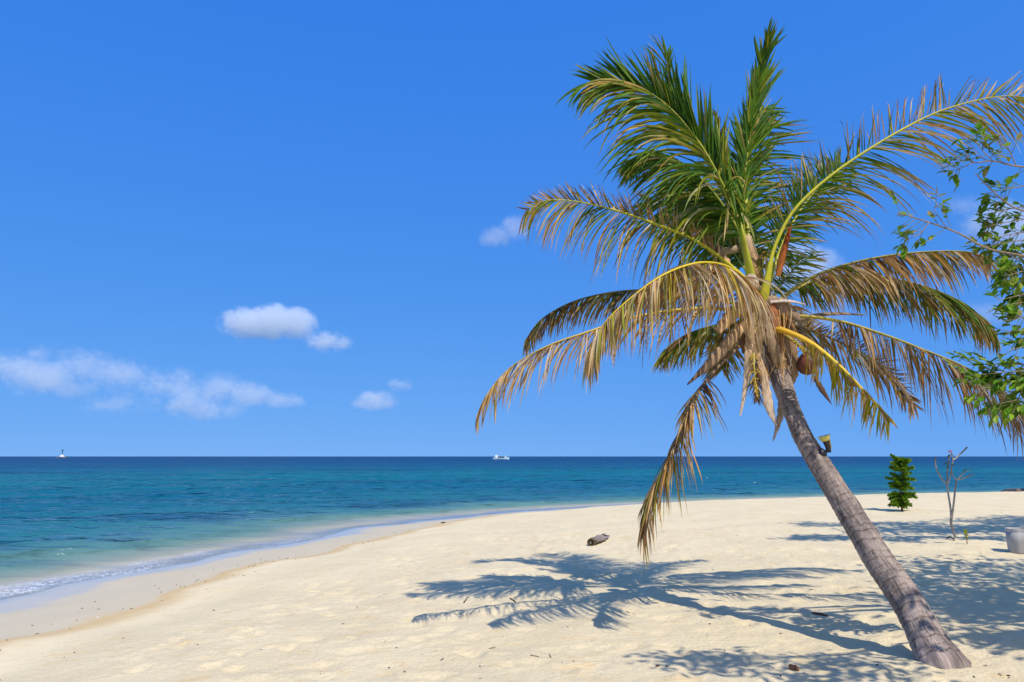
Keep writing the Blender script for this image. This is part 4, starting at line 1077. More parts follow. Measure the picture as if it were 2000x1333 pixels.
# ------------------------------------------------------------------ young pine in the sand
def young_pine():
    b = on_sand(1762, 999)
    r = root('young_pine', b, 'small bright green tiered pine growing alone in the sand', 'pine tree')
    k = b.y / F_PX
    top = b + Vector((2 * k, 0, 98 * k))
    m = MB(); m.tube([b - Vector((0, 0, .1)), b + Vector((0.5 * k, 0, 20 * k)), b + Vector((1.5 * k, 0, 60 * k)), top], [2.4 * k, 2.0 * k, 1.5 * k, .7 * k], 8, (0.16, 0.11, 0.07)); m.build('trunk', M_BARK, r, smooth=True)
    tiers = [(14, 24, -5), (20, 28, -4), (26, 29, -3), (34, 26, -1), (42, 25, 0), (50, 24, 2), (59, 28, 3), (68, 31, 5), (77, 26, 6), (86, 26, 6), (94, 24, 5)]
    for ti, (hz, rad, lift) in enumerate(tiers):
        m = MB()
        nb = random.choice((5, 6, 7)); hz += random.uniform(-2, 2); rad *= random.uniform(.82, 1.08)
        for j in range(nb):
            a = 2 * math.pi * (j + 0.5 * (ti % 2) + random.uniform(-.35, .35)) / nb
            if random.random() < .14: continue
            R = rad * k * random.uniform(.62, 1.12); lift_j = lift + random.uniform(-3, 4)
            c = b + Vector((hz / 98 * 2 * k, 0, (hz + random.uniform(-2.5, 2.5)) * k))
            pts = [c + Vector((math.cos(a) * R * u, math.sin(a) * R * u, lift_j * k * u * u + 1.0 * k * math.sin(u * 3))) for u in (0, .25, .5, .75, 1)]
            m.tube(pts, [.9 * k, .8 * k, .7 * k, .5 * k, .3 * k], 5, (0.07, 0.10, 0.03))
            for q in range(190):
                u = random.uniform(.12, 1.02); i = min(3, int(u * 4)); f = u * 4 - i
                p = pts[i].lerp(pts[i + 1], f)
                T = (pts[i + 1] - pts[i]).normalized()
                sdir = Vector((-math.sin(a), math.cos(a), 0)) * random.choice((-1, 1))
                d = (T * random.uniform(.3, 1) + sdir * random.uniform(.2, 1) + Vector((0, 0, random.uniform(-.55, .9)))).normalized()
                L = random.uniform(5, 10) * k * (1.1 - .4 * u)
                w = d.cross(Vector((random.uniform(-1, 1), random.uniform(-1, 1), random.uniform(-1, 1)))).normalized() * random.uniform(.7, 1.3) * k
                g = lerp3((0.07, 0.18, 0.010), (0.28, 0.44, 0.022), random.random() ** 1.3)
                m.add([p, p + d * L * .5 + w, p + d * L, p + d * L * .5 - w], [(0, 1, 2, 3)], g)
        o = m.build('branch_tier', M_FROND, r); tag(o, kind='stuff')
    m = MB()
    for q in range(16):
        a = random.uniform(0, 6.28); d = Vector((math.cos(a) * .8, math.sin(a) * .8, random.uniform(.1, .7))).normalized()
        w = d.cross(Vector((0, 0, 1))).normalized() * k
        L = random.uniform(8, 17) * k
        p = top - Vector((0, 0, 3 * k))
        m.add([p, p + d * L * .5 + w, p + d * L, p + d * L * .5 - w], [(0, 1, 2, 3)], (0.07, 0.16, 0.018))
    tag(m.build('leader_shoot', M_FROND, r), kind='stuff')
M_BARK = mat_col('grey_brown_bark', 0.9, 0.12, 26, 0.7, 0.008, 0.6, 1.35)
M_LEAF = mat_leaf('broad_leaf', 0.38, 0.5, 0.2)
young_pine()

# ------------------------------------------------------------------ bare frangipani sapling, seedling, planter
def frangipani():
    b = PLUMERIA_BASE.copy(); b.z = gz(b.x, b.y)
    dd = b.y
    r = root('frangipani_sapling', b, 'bare forked frangipani sapling with a few leaves and one pink flower', 'sapling')
    k = dd / F_PX
    grey = (0.46, 0.41, 0.34); dk = (0.22, 0.19, 0.165)
    def stem(name, pts, r0, r1, c0=grey, c1=dk):
        pp = [P(x, y, dd + dz) for x, y, dz in pts]
        c = catmull([tuple(q) for q in pp], 5); n = len(c)
        m = MB(); m.tube([tuple(q) for q in c], [k * .78 * (r0 + (r1 - r0) * i / (n - 1)) * (1 + .08 * math.sin(i * 2.3)) for i in range(n)], 8, [lerp3(c0, c1, i / (n - 1)) for i in range(n)])
        m.build(name, M_BARK, r, smooth=True)
    stem('stem', [(1870, 1070, 0), (1868, 1058, 0), (1863, 1040, 0), (1858, 1024, 0), (1858, 1012, 0)], 3.6, 3.0)
    stem('branch', [(1858, 1014, 0), (1856, 990, 0), (1852, 965, .05), (1850, 945, .05), (1850, 925, .1), (1852, 905, .1), (1855, 888, .1)], 2.5, 1.8)
    stem('branch', [(1859, 1012, 0), (1862, 990, -.05), (1865, 962, -.1), (1868, 937, -.1)], 2.5, 2.0)
    stem('branch', [(1849, 946, .05), (1840, 936, .1), (1832, 922, .1), (1827, 908, .15), (1827, 893, .15)], 2.0, 1.7)
    stem('branch', [(1851, 946, .05), (1856, 930, 0), (1858, 915, 0), (1861, 898, 0), (1858, 886, 0)], 1.7, 1.5)
    stem('branch', [(1868, 938, -.1), (1861, 928, -.05), (1857, 912, -.05)], 1.6, 1.2)
    stem('branch', [(1860, 898, 0), (1866, 896, 0), (1878, 885, 0), (1889, 874, 0)], 1.7, 2.0)
    stem('branch', [(1868, 938, -.1), (1878, 928, -.15), (1886, 920, -.15), (1894, 918, -.15)], 1.7, 1.2)
    stem('branch', [(1868, 938, -.1), (1880, 935, -.1), (1892, 930, -.1), (1900, 927, -.1)], 1.7, 1.4)
    def leaf(p, d, L, W, col):
        d = Vector(d).normalized(); s = d.cross(Vector((0, -.4, 1))).normalized(); u = s.cross(d)
        m = MB()
        m.add([p, p + d * L * .35 + s * W + u * W * .3, p + d * L * .35, p + d * L * .35 - s * W + u * W * .3, p + d * L * .7 + s * W * .8 - u * .02, p + d * L * .7 - u * .03, p + d * L * .7 - s * W * .8 - u * .02, p + d * L - u * .06],
              [(0, 2, 1), (0, 3, 2), (1, 2, 5, 4), (2, 3, 6, 5), (4, 5, 7), (5, 6, 7)], col)
        m.build('leaf', M_LEAF, r)
    G1 = (0.06, 0.14, 0.025); G2 = (0.13, 0.20, 0.04)
    leaf(P(1857, 888, dd), (1, -.2, .05), 9 * k, 2 * k, G2)
    leaf(P(1856, 890, dd), (-1, -.2, .0), 8 * k, 1.4 * k, G1)
    leaf(P(1853, 905, dd), (-1, -.3, .1), 11 * k, 1.8 * k, G2); leaf(P(1856, 905, dd), (.6, -.5, -.3), 9 * k, 1.8 * k, G2); leaf(P(1852, 908, dd), (-.5, -.3, -.7), 7 * k, 1.6 * k, G1)
    leaf(P(1893, 918, dd - .15), (1, -.1, .02), 11 * k, 1.1 * k, G1); leaf(P(1889, 918, dd - .15), (-1, -.1, .05), 9 * k, 1 * k, G1); leaf(P(1899, 927, dd - .1), (1, -.1, .02), 6 * k, 1.0 * k, G2)
    m = MB()
    for j in range(5):
        a = j * 1.256; c = P(1855, 884, dd)
        d = Vector((math.cos(a) * .9, -.3, math.sin(a) * .6 + .6)).normalized(); s = d.cross(Vector((0, 1, 0))).normalized()
        m.add([c, c + d * 3.2 * k + s * 1.5 * k, c + d * 5.4 * k, c + d * 3.2 * k - s * 1.5 * k], [(0, 1, 2, 3)], (0.72, 0.30, 0.42))
    m.build('flower', M_LEAF, r)
frangipani()

def seedling():
    b = on_sand(1889, 1063)
    r = root('seedling', b, 'tiny yellow green seedling beside the bare sapling', 'seedling')
    k = b.y / F_PX
    m = MB(); m.tube([b - Vector((0, 0, .03)), b + Vector((0, 0, 10 * k)), b + Vector((-2 * k, 0, 24 * k))], [1.1 * k, .9 * k, .5 * k], 6, (0.20, 0.13, 0.06)); m.build('stem', M_BARK, r)
    for h, sx, L in ((8, 1, 7), (11, -1, 7), (14, 1, 8), (17, -1, 9), (19, 1, 8), (22, -1, 8), (22, .4, 8)):
        p = b + Vector((-h / 24 * 2 * k, 0, h * k)); d = Vector((sx * .5, -.3, 1)).normalized(); s = d.cross(Vector((0, 1, 0))).normalized() * 2 * k
        m = MB(); m.add([p, p + d * L * k * .5 + s, p + d * L * k, p + d * L * k * .5 - s], [(0, 1, 2, 3)], (0.26, 0.30, 0.02)); m.build('leaf', M_LEAF, r)
seedling()

def planter():
    b = on_sand(1996, 1081)
    k = b.y / F_PX
    r = root('round_planter', b, 'pale concrete tub standing in the tree shade at the edge', 'tub')
    R = 24 * k; H = 46 * k
    M = mat_col('pale_concrete', 0.85, 0.2, 9, 0.5, 0.01, 0.72, 1.15, (1, 1, .3))
    m = MB(); m.lathe([(R * .90, -.05), (R * .93, H * .1), (R * .97, H * .5), (R * 1.0, H * .88)], b, (0.42, 0.40, 0.37), 40); m.build('tub_wall', M, r, smooth=True)
    m = MB(); m.lathe([(R * 1.0, H * .875), (R * 1.012, H * .90), (R * 1.012, H * .985), (R * 1.0, H), (R * .90, H), (R * .88, H * .93), (R * .88, H * .90)], b, (0.45, 0.43, 0.40), 40); m.build('rim', M, r)
    m = MB(); m.lathe([(R * .87, H * .90), (R * .5, H * .93), (0.01, H * .94)], b, (0.42, 0.36, 0.27), 24); m.build('soil', M_BARK, r)
planter()

# ------------------------------------------------------------------ driftwood and bits lying on the sand
M_WOOD = mat_col('weathered_wood', 0.85, 0.15, 16, 0.9, 0.01, 0.45, 1.4)
def driftwood():
    b = on_sand(1158, 1066)
    k = b.y / F_PX
    r = root('driftwood_log', b, 'short grey driftwood log with a hollow dark end on open sand', 'log')
    a = P(1155, 1060, b.y) ; a.z = b.z + 6.2 * k
    e = P(1180, 1052, b.y + 1.1); e.z = gz(e.x, e.y) + 6.5 * k
    m = MB()
    n = 12; sides = 16; verts = []; cols = []
    T = (e - a).normalized(); S = T.cross(Vector((0, 0, 1))).normalized(); U = S.cross(T)
    for i in range(n + 1):
        u = i / n
        for j in range(sides):
            w = 2 * math.pi * j / sides
            rr = 7.2 * k * (1 + .20 * math.sin(3 * w + 1 + u * 2) + .12 * math.sin(5 * w + u * 7) + .08 * math.sin(u * 17 + 2 * w)) * (1 - .15 * u)
            along = u + ((0.26 * math.sin(3 * w + 1) + .1 * math.sin(7 * w)) if i == n else 0)
            verts.append(a + (e - a) * along + (S * math.cos(w) * 1.05 + U * math.sin(w) * .95) * rr); cols.append(lerp3((0.22, 0.165, 0.125), (0.30, 0.25, 0.225), u))
    fs = []
    for i in range(n):
        for j in range(sides):
            fs.append((i * sides + j, i * sides + (j + 1) % sides, (i + 1) * sides + (j + 1) % sides, (i + 1) * sides + j))
    fs.append(tuple(n * sides + j for j in range(sides)))
    m.add(verts, fs, cols); m.build('log_body', M_WOOD, r, smooth=True)
    m = MB(); rot = (-T).to_track_quat('Z', 'Y').to_matrix()
    m.lathe([(7.3 * k, -.04), (7.6 * k, .03), (5.6 * k, .035), (4.8 * k, -.05)], a, (0.13, 0.105, 0.05), 18, rot, 0.06); m.build('hollow_end', M_WOOD, r)
    m = MB(); m.lathe([(5.0 * k, -.045), (.02, -.04)], a, (0.06, 0.045, 0.03), 18, rot); m.build('rotten_core', M_WOOD, r)
    for q in range(5):
        s = Vector((random.uniform(-3, 3) * k, 0, random.uniform(-3, 3) * k))
        m = MB(); blob(m, a + rot @ Vector((s.x, s.z, 0.0)), (1.4 * k, 1.2 * k, 1.1 * k), (0.5, 0.42, 0.33), .3, 8, 5, q); m.build('pale_chip', M_WOOD, r)
driftwood()

def stick(px0, py0, px1, py1, rad, col, label, name='stick', cat='stick', lift=0.0):
    a = on_sand(px0, py0); b = on_sand(px1, py1)
    n = 7; pts = []
    for i in range(n):
        u = i / (n - 1); p = a.lerp(b, u); p.z = gz(p.x, p.y) + rad * 0.6 + lift * math.sin(u * 3.1) + 0.25 * rad * math.sin(i * 2.1)
        pts.append(p)
    m = MB(); m.tube(pts, [rad * (1 - .35 * abs(u - .3)) * random.uniform(.85, 1.15) for u in np.linspace(0, 1, n)], 7, col)
    return tag(m.build(name, M_WOOD, origin=pts[0]), label, cat)
GRP = None
stick(1588, 1200, 1616, 1205, 0.016, (0.20, 0.065, 0.04), 'short reddish brown stick on sand left of the palm trunk')
stick(1543, 1307, 1559, 1311, 0.026, (0.26, 0.11, 0.055), 'rusty brown husk fragment on the sand below the trunk shadow', 'husk_fragment', 'husk')
stick(996, 1170, 1007, 1177, 0.010, (0.05, 0.04, 0.03), 'dark twig under the lowest frond shadow, nearer the log', 'twig', 'twig')
stick(906, 1178, 911, 1171, 0.009, (0.05, 0.04, 0.03), 'short upright-looking dark twig by the frond shadow tip', 'twig', 'twig')
stick(1036, 1281, 1053, 1284, 0.006, (0.20, 0.14, 0.08), 'thin brown twig on open sand below the frond shadow', 'twig', 'twig')
stick(1072, 1279, 1077, 1287, 0.006, (0.16, 0.11, 0.07), 'small slanted twig on open sand next to another twig', 'twig', 'twig')
stick(1850, 1053, 1864, 1057, 0.014, (0.10, 0.07, 0.05), 'bent dark twig lying at the foot of the sapling', 'twig', 'twig', 0.05)
def stones():
    b = on_sand(866, 1022); k = b.y / F_PX
    m = MB(); blob(m, b + Vector((0, 0, .6 * k)), (4.5 * k, 4 * k, 2.0 * k), (0.03, 0.03, 0.03), .4, seed=9)
    tag(m.build('stone', M_ROCK, origin=b, smooth=True), 'small dark stone lying at the water edge', 'stone')
    b = on_sand(1992, 960); k = b.y / F_PX
    m = MB(); blob(m, b + Vector((6 * k, 0, 2 * k)), (14 * k, 8 * k, 5.5 * k), (0.018, 0.02, 0.028), .35, seed=12)
    tag(m.build('shore_boulder', M_ROCK, origin=b, smooth=True), 'dark boulder on the far sand edge at the picture side', 'boulder')
    a = on_sand(1852, 961.5); c = on_sand(1990, 960.5)
    pts = [a.lerp(c, u) + Vector((0, 0, .02)) for u in np.linspace(0, 1, 14)]
    for p in pts: p.z = gz(p.x, p.y) + .06
    m = MB(); m.tube(pts, [.05 + .06 * u for u in np.linspace(0, 1, 14)], 8, (0.24, 0.18, 0.14))
    tag(m.build('driftwood_pole', M_WOOD, origin=a), 'long thin weathered pole lying along the far sand edge', 'pole')
stones()

def litter():
    m = MB()
    n = 0
    while n < 360:
        if n < 170:
            px, py = random.uniform(-40, 2040), 1000 + 333 * random.random() ** 1.0
            p = on_sand(px, py)
        else:
            i = random.randrange(30, 62); s = SHORE[min(i, len(SHORE) - 1)]
            p = Vector((s[0] + random.gauss(3.4, .5), s[1] + random.uniform(-1, 1), 0))
        d = float(shore_distance([p.x], [p.y])[0])
        if d < 2.0: 
            n += 1; continue
        p.z = gz(p.x, p.y)
        typ = random.random(); a = random.uniform(0, 6.28)
        if typ < .5:
            L = random.uniform(.01, .045) * (1 if random.random() < .9 else 2); dv = Vector((math.cos(a), math.sin(a), random.uniform(-.1, .3)))
            m.tube([p - dv * L / 2 + Vector((0, 0, .006)), p + Vector((0, 0, .010)), p + dv * L / 2 + Vector((0, 0, .008))], random.uniform(.002, .005), 5, random.choice([(0.06, .04, .03), (.15, .09, .05), (.1, .08, .06)]))
        elif typ < .8:
            s = random.uniform(.005, .014); blob(m, p + Vector((0, 0, .004)), (s * 1.3, s, s * .6), random.choice([(.05, .045, .04), (.09, .06, .04), (.03, .03, .03), (.30, .20, .10)]), .4, 6, 4, n)
        else:
            s = random.uniform(.006, .014); blob(m, p + Vector((0, 0, .004)), (s * 1.2, s, s * .5), (.75, .70, .62), .3, 6, 4, n)
        n += 1
    tag(m.build('beach_debris', M_WOOD), 'scattered twigs, shell chips and dry scraps on the sand', 'debris', None, 'stuff')
litter()

# ------------------------------------------------------------------ shade trees standing just outside the frame
def leaf_mesh(L, W):
    return [Vector((0, 0, 0)), Vector((L * .3, W * .5, W * .16)), Vector((L * .3, 0, 0)), Vector((L * .3, -W * .5, W * .16)), Vector((L * .68, W * .42, W * .10)), Vector((L * .68, 0, -W * .05)), Vector((L * .68, -W * .42, W * .10)), Vector((L, 0, -W * .15))], \
           [(0, 2, 1), (0, 3, 2), (1, 2, 5, 4), (2, 3, 6, 5), (4, 5, 7), (5, 6, 7)]
def rand_rot():
    return Matrix.Rotation(random.uniform(0, 6.28), 3, 'Z') @ Matrix.Rotation(random.gauss(0.25, .5), 3, 'Y') @ Matrix.Rotation(random.gauss(0, .6), 3, 'X')
LEAFCOL = [(0.07, 0.17, 0.014), (0.105, 0.245, 0.016), (0.17, 0.34, 0.02), (0.24, 0.38, 0.03), (0.24, 0.26, 0.05)]
LV, LF = leaf_mesh(0.095, 0.042)
LEAF_MESHES = []
for i, c in enumerate(LEAFCOL + [(0.27, 0.38, 0.04), (0.34, 0.31, 0.12)]):
    me = bpy.data.meshes.new('leaf')
    me.from_pydata([tuple(v) for v in LV], [], LF)
    at = me.color_attributes.new('Col', 'FLOAT_COLOR', 'POINT')
    at.data.foreach_set('color', np.tile(np.array([*c, 1], dtype=np.float32), len(LV)))
    me.materials.append(M_LEAF); LEAF_MESHES.append(me)

NEAR_ROOT = Vector((9.4, 7.2, gz(9.4, 7.2)))
NEAR_TREE = root('broadleaf_tree', NEAR_ROOT, 'leafy tree at the edge with slender branches of small oval leaves', 'tree')
def limb(parent, pts, r0, r1, name='limb', col=(0.26, 0.20, 0.14), mat=None):
    c = catmull([tuple(p) for p in pts], 6); n = len(c)
    m = MB(); m.tube([tuple(q) for q in c], [r0 + (r1 - r0) * i / (n - 1) for i in range(n)], 8, col)
    return m.build(name, mat or M_BARK, parent, smooth=True), c
NEAR_C, NEAR_LIMBS, FAR_C, FAR_LIMBS = [], [], [], []
fork = NEAR_ROOT + Vector((-.2, .1, 2.0))
limb(NEAR_TREE, [NEAR_ROOT - Vector((0, 0, .2)), NEAR_ROOT + Vector((.05, 0, .9)), fork], .17, .12, 'trunk')
ND = 6.8
limb(NEAR_TREE, [fork, Vector((7.6, 7.0, 3.0)), P(2120, 460, ND), P(2010, 502, ND - .05)], .08, .022)
limb(NEAR_TREE, [fork, Vector((7.4, 7.0, 3.4)), P(2110, 440, ND + .1)], .09, .022)
limb(NEAR_TREE, [fork, Vector((8.0, 6.7, 3.6)), P(2150, 330, ND - .1), P(2060, 330, ND - .1)], .07, .016)
limb(NEAR_TREE, [fork, Vector((7.6, 6.9, 2.5)), P(2120, 740, ND - .1)], .06, .014)
NEAR_LIMBS.append(limb(NEAR_TREE, [fork, Vector((9.6, 7.8, 3.6)), Vector((10.2, 8.2, 5.4))], .10, .03)[1])
NEAR_LIMBS.append(limb(NEAR_TREE, [fork, Vector((8.5, 7.0, 4.0)), Vector((7.6, 6.6, 5.4)), Vector((7.0, 6.2, 6.6))], .09, .03)[1])
NEAR_LIMBS.append(limb(NEAR_TREE, [fork, Vector((8.4, 5.8, 4.0)), Vector((6.8, 4.4, 5.4)), Vector((4.8, 3.2, 6.2))], .09, .025)[1])
NEAR_LIMBS.append(limb(NEAR_TREE, [fork, Vector((10.0, 6.8, 3.6)), Vector((11.0, 6.4, 5.4))], .09, .03)[1])

LEAF_COUNT = [0]
def twig(parent, pts, r0, n, spread=0.10, cols=None, single=True, size=1.0, pairs=True, name='branch', t0=0.15, bag=None):
    st, c = limb(parent, pts, r0, r0 * .35, name, (0.30, 0.23, 0.15))
    cols = cols or list(range(5))
    if n <= 8: n = int(n * 1.7 + .5)
    for k in range(n):
        u = t0 + (1 - t0) * random.random()
        i = min(len(c) - 1, int(u * (len(c) - 1)))
        p = Vector(c[i])
        T = Vector(c[min(i + 1, len(c) - 1)] - c[max(i - 1, 0)]).normalized()
        # a short pinnate side shoot carrying three to five leaves
        a = random.uniform(0, 6.28)
        sd = (T.cross(Vector((math.cos(a), math.sin(a), .4))).normalized() * .8 + T * .6 + Vector((0, 0, -.15))).normalized()
        L = random.uniform(.6, 1.5) * spread
        shoot = MB(); e = p + sd * L
        shoot.tube([p, p + sd * L * .5 + Vector((0, 0, -.005)), e], [.0035, .0028, .002], 5, (0.22, 0.22, 0.08)) if single else None
        if single: shoot.build('shoot', M_BARK, st)
        for q in range(random.choice((3, 4, 5))):
            f = (q + 1) / 5
            base = p + sd * L * min(1, f + .2)
            s2 = sd.cross(Vector((0, 0, 1))).normalized() * (1 if q % 2 else -1)
            d = (sd * .6 + s2 * .8 + Vector((0, 0, random.uniform(-.5, .25)))).normalized()
            if q == 0: d = sd; base = e
            z = Vector((random.uniform(-.5, .5), random.uniform(-.6, .1), 1)).normalized()
            y = z.cross(d).normalized(); z = d.cross(y)
            R = Matrix((d, y, z)).transposed()
            sc = size * random.uniform(.7, 1.15)
            if single and LEAF_COUNT[0] < 300:
                o = bpy.data.objects.new('leaf', LEAF_MESHES[random.choice(cols)]); COL.objects.link(o)
                o.parent = st
                o.matrix_local = Matrix.Translation(base - WORLD_LOC[st.name]) @ (R * sc).to_4x4()
                LEAF_COUNT[0] += 1
            elif bag is not None:
                bag.add([base + R @ (v * sc) for v in LV], LF, (LEAFCOL + [(0.27, 0.38, 0.04), (0.34, 0.31, 0.12)])[random.choice(cols)])
    return st
BAG = MB()
DKC = [0, 1, 1, 2, 4]; BRC = [2, 3, 5, 5, 1]; YLC = [4, 6, 3, 2]
# slender branches seen against the sky
twig(NEAR_TREE, [P(2010, 502, ND - .05), P(1930, 486, ND), P(1870, 455, ND), P(1800, 430, ND + .05), P(1752, 416, ND + .1)], .012, 5, .14, DKC + YLC, t0=.55, bag=BAG)
twig(NEAR_TREE, [P(1815, 434, ND), P(1795, 458, ND), P(1765, 470, ND)], .005, 4, .10, YLC + DKC, t0=.3, bag=BAG)
twig(NEAR_TREE, [P(1850, 446, ND), P(1825, 410, ND), P(1835, 396, ND)], .004, 2, .08, YLC, t0=.6, bag=BAG)
twig(NEAR_TREE, [P(2060, 330, ND - .1), P(1985, 325, ND - .1), P(1940, 315, ND - .1), P(1900, 318, ND - .05), P(1885, 300, ND - .05)], .010, 7, .13, DKC + YLC, t0=.2, bag=BAG)
twig(NEAR_TREE, [P(1940, 316, ND - .1), P(1915, 290, ND - .1), P(1895, 262, ND - .1)], .005, 5, .12, YLC + DKC, t0=.2, bag=BAG)
twig(NEAR_TREE, [P(1900, 318, ND), P(1875, 330, ND), P(1858, 335, ND)], .004, 3, .10, YLC + DKC, t0=.3, bag=BAG)
twig(NEAR_TREE, [P(1985, 325, ND - .1), P(1970, 290, ND - .1), P(1955, 262, ND - .1)], .005, 4, .10, YLC + [6], t0=.3, bag=BAG)
twig(NEAR_TREE, [P(2110, 440, ND + .1), P(1998, 412, ND), P(1960, 392, ND), P(1920, 355, ND), P(1905, 338, ND)], .010, 3, .10, DKC, t0=.5, bag=BAG)
for y0, n in ((360, 5), (400, 6), (425, 7), (450, 7), (465, 6)):
    twig(NEAR_TREE, [P(2080, y0 - 5, ND), P(2000, y0 + 4, ND + .1), P(1955, y0 + 12, ND + .1), P(1918, y0 + 20, ND + .1)], .006, int(n * 1.1), .12, DKC, t0=.3, bag=BAG)
for (x0, y0, x1, y1, n, cc) in ((2060, 500, 1950, 512, 15, BRC), (2060, 520, 1962, 540, 13, BRC), (2060, 545, 1965, 568, 10, BRC + DKC), (2060, 570, 1945, 588, 6, DKC), (2060, 590, 1965, 596, 3, YLC),
                              (2060, 620, 1958, 628, 6, YLC + DKC), (2060, 650, 1962, 648, 4, DKC), (2060, 670, 1965, 686, 4, DKC),
                              (2080, 720, 1890, 712, 15, BRC), (2080, 725, 1882, 735, 13, BRC), (2080, 745, 1910, 760, 13, BRC + [1, 1]), (2080, 770, 1945, 790, 9, BRC + [0, 1]), (2070, 755, 1925, 775, 6, BRC)):
    twig(NEAR_TREE, [P(x0, y0 - 6, ND - .1), P((x0 + x1) / 2, (y0 + y1) / 2 - 4, ND + random.uniform(-.15, .15)), P(x1, y1, ND + random.uniform(-.2, .2))], .006, int(n * (2.2 if cc[0] == 2 else 1.1)), .12, cc, t0=.15, bag=BAG, size=1.15)

SEEN = np.array([tuple(P(1960, y, ND)) for y in range(280, 800, 60)] + [tuple(P(1860, y, ND)) for y in (300, 430, 720)])
def spray(bag, c, size, clump, per):
    for q in range(per):
        b = c + Vector((random.gauss(0, clump), random.gauss(0, clump), random.gauss(0, clump * .5)))
        z = (SUN + Vector((random.gauss(0, .35), random.gauss(0, .35), random.gauss(0, .35)))).normalized()
        d = z.cross(Vector((random.uniform(-1, 1), random.uniform(-1, 1), random.uniform(-1, 1)))).normalized()
        R = Matrix((d, z.cross(d), z)).transposed(); sc = size * random.uniform(.7, 1.3)
        bag.add([b + R @ (v * sc) for v in LV], LF, random.choice(LEAFCOL))

def crown_fill(bag, centre, radii, count, size, clump, out):
    for q in range(count):
        v = Vector((random.gauss(0, 1), random.gauss(0, 1), random.gauss(0, 1))).normalized() * random.uniform(.35, 1.0)
        c = Vector(centre) + Vector((v.x * radii[0], v.y * radii[1], v.z * radii[2]))
        spray(bag, c, size, clump, 9); out.append(c)

def branch_out(parent, limbs, centres, r_sub, r_twig):
    """boughs and twigs that carry the leaf sprays"""
    m = MB(); pts = np.concatenate([np.array(l) for l in limbs])
    left = [np.array(tuple(c)) for c in centres]
    while left:
        a = left[0]
        near = sorted(left, key=lambda q: np.sum((q - a) ** 2))[:14]
        ids = {id(q) for q in near}; left = [q for q in left if id(q) not in ids]
        cen = np.mean(near, axis=0)
        j = pts[np.argmin(np.sum((pts - cen) ** 2, axis=1))]
        midp = (j + cen) / 2 + np.array([random.uniform(-.1, .1), random.uniform(-.1, .1), .15])
        m.tube([tuple(j), tuple(midp), tuple(cen)], [r_sub, r_sub * .75, r_sub * .5], 6, (0.28, 0.21, 0.14))
        for q in near:
            m.tube([tuple(cen), tuple((cen + q) / 2 + np.array([0, 0, .04])), tuple(q)], [r_twig, r_twig * .7, r_twig * .4], 4, (0.28, 0.22, 0.14))
    tag(m.build('twigs', M_BARK, parent), kind='stuff')

def shade(bag, region_px, count, hmin, hmax, size, clump=0.22, per=9, out=None):
    """sprays of leaves hung where, seen along the sunlight, they cover a patch of sand (region: list of px quads), always outside the frame"""
    k = SUN / SUN.z
    placed = 0
    tries = 0
    while placed < count and tries < count * 30:
        tries += 1
        x0, y0, x1, y1 = random.choice(region_px)
        g = on_sand_fast(random.uniform(x0, x1), random.uniform(y0, y1))
        for h in np.arange(hmin, hmax, 0.25):
            c = g + k * h
            # outside the frame?
            fx = c.x / (c.y * math.cos(PITCH) + (c.z - CAM.z) * math.sin(PITCH)); fz = ((c.z - CAM.z) * math.cos(PITCH) - c.y * math.sin(PITCH)) / (c.y * math.cos(PITCH) + (c.z - CAM.z) * math.sin(PITCH))
            if c.y < 0.5 or fx * F_PX > 1000 + 140 or fz * F_PX > 666 + 150:
                break
        else:
            continue
        c = g + k * (h + random.random() ** 2 * 1.2)
        line = np.array([tuple(c - k * q) for q in np.arange(0.0, h, 0.12)])
        high = cp[::8][cp[::8][:, 2] > 0.55]
        if np.min(np.linalg.norm(line[:, None, :] - SEEN[None, :, :], axis=2)) < 1.0:
            continue
        if np.min(np.linalg.norm(line[:, None, :] - high[None, :, :], axis=2)) < 0.62:
            continue
        spray(bag, c, size, clump, per)
        if out is not None: out.append(c)
        placed += 1
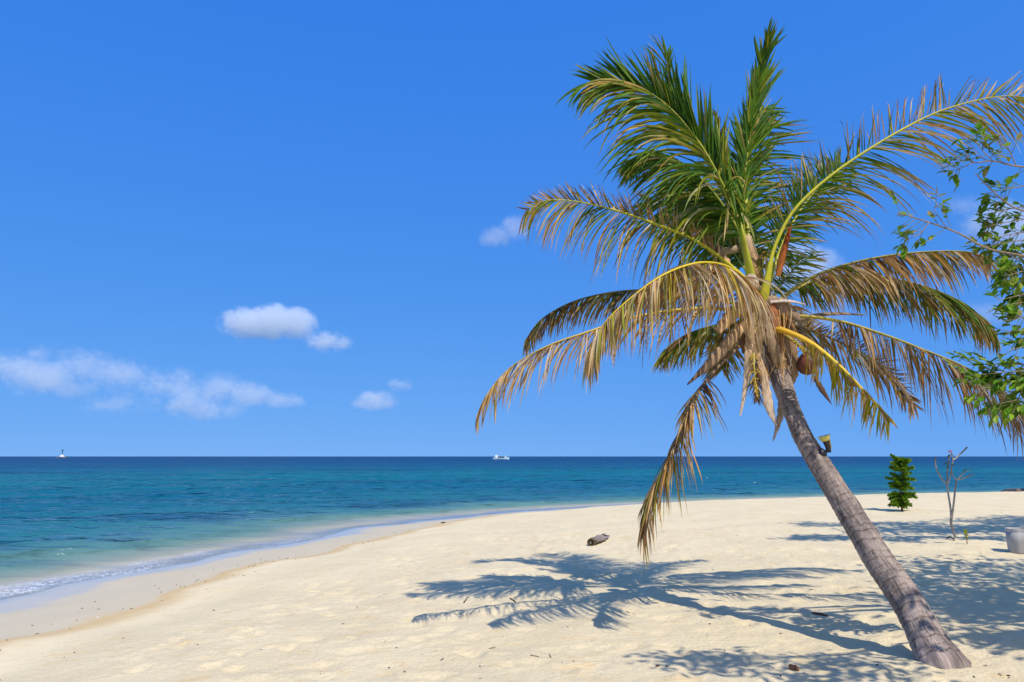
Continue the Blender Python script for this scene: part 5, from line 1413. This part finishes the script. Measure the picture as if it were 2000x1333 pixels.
def on_sand_fast(px, py):
    r = ray(px, py)
    t = (-0.12 - CAM.z) / r.z
    p = CAM + r * t
    return p
shade(BAG, [(1750, 1095, 2010, 1200), (1745, 1090, 2020, 1170), (1850, 1150, 2010, 1215), (1860, 1245, 2010, 1258), (1690, 1218, 1760, 1224)], 310, 5.0, 11.0, 1.6, out=NEAR_C)
shade(BAG, [(1440, 1245, 1800, 1330), (1300, 1262, 1500, 1285), (1560, 1250, 1700, 1330)], 85, 3.5, 9.0, 1.15, 0.14, 7, out=NEAR_C)
crown_fill(BAG, (10.3, 7.0, 5.2), (1.7, 1.9, 1.3), 260, 1.5, 0.2, NEAR_C)
branch_out(NEAR_TREE, NEAR_LIMBS, NEAR_C, .022, .006)
tag(BAG.build('leaves', M_LEAF, NEAR_TREE), kind='stuff')

FAR_ROOT = Vector((17.5, 15.0, gz(17.5, 15.0)))
FAR_TREE = root('tall_shade_tree', FAR_ROOT, 'taller shade tree beyond the edge whose shadow bands the far sand', 'tree')
f2 = FAR_ROOT + Vector((-.6, -.3, 3.6))
limb(FAR_TREE, [FAR_ROOT - Vector((0, 0, .3)), FAR_ROOT + Vector((-.1, 0, 1.6)), f2], .26, .18, 'trunk')
for e in ((11.5, 13.0, 8.2), (13.0, 12.5, 9.0), (15.0, 14.5, 8.5), (10.5, 13.8, 8.0), (19, 15.5, 8)):
    FAR_LIMBS.append(limb(FAR_TREE, [f2, f2.lerp(Vector(e), .5) + Vector((0, 0, .6)), Vector(e)], .13, .03)[1])
BAG2 = MB()
shade(BAG2, [(1700, 1030, 2030, 1044), (1700, 1028, 2030, 1040), (1560, 1020, 1820, 1027), (1730, 1050, 2020, 1060), (1550, 1048, 1720, 1052)], 360, 5.0, 14.0, 1.9, 0.22, 9, out=FAR_C)
crown_fill(BAG2, (17.3, 14.2, 8.6), (3.0, 2.5, 1.7), 420, 1.9, 0.26, FAR_C)
branch_out(FAR_TREE, FAR_LIMBS, FAR_C, .035, .009)
tag(BAG2.build('leaves', M_LEAF, FAR_TREE), kind='stuff')
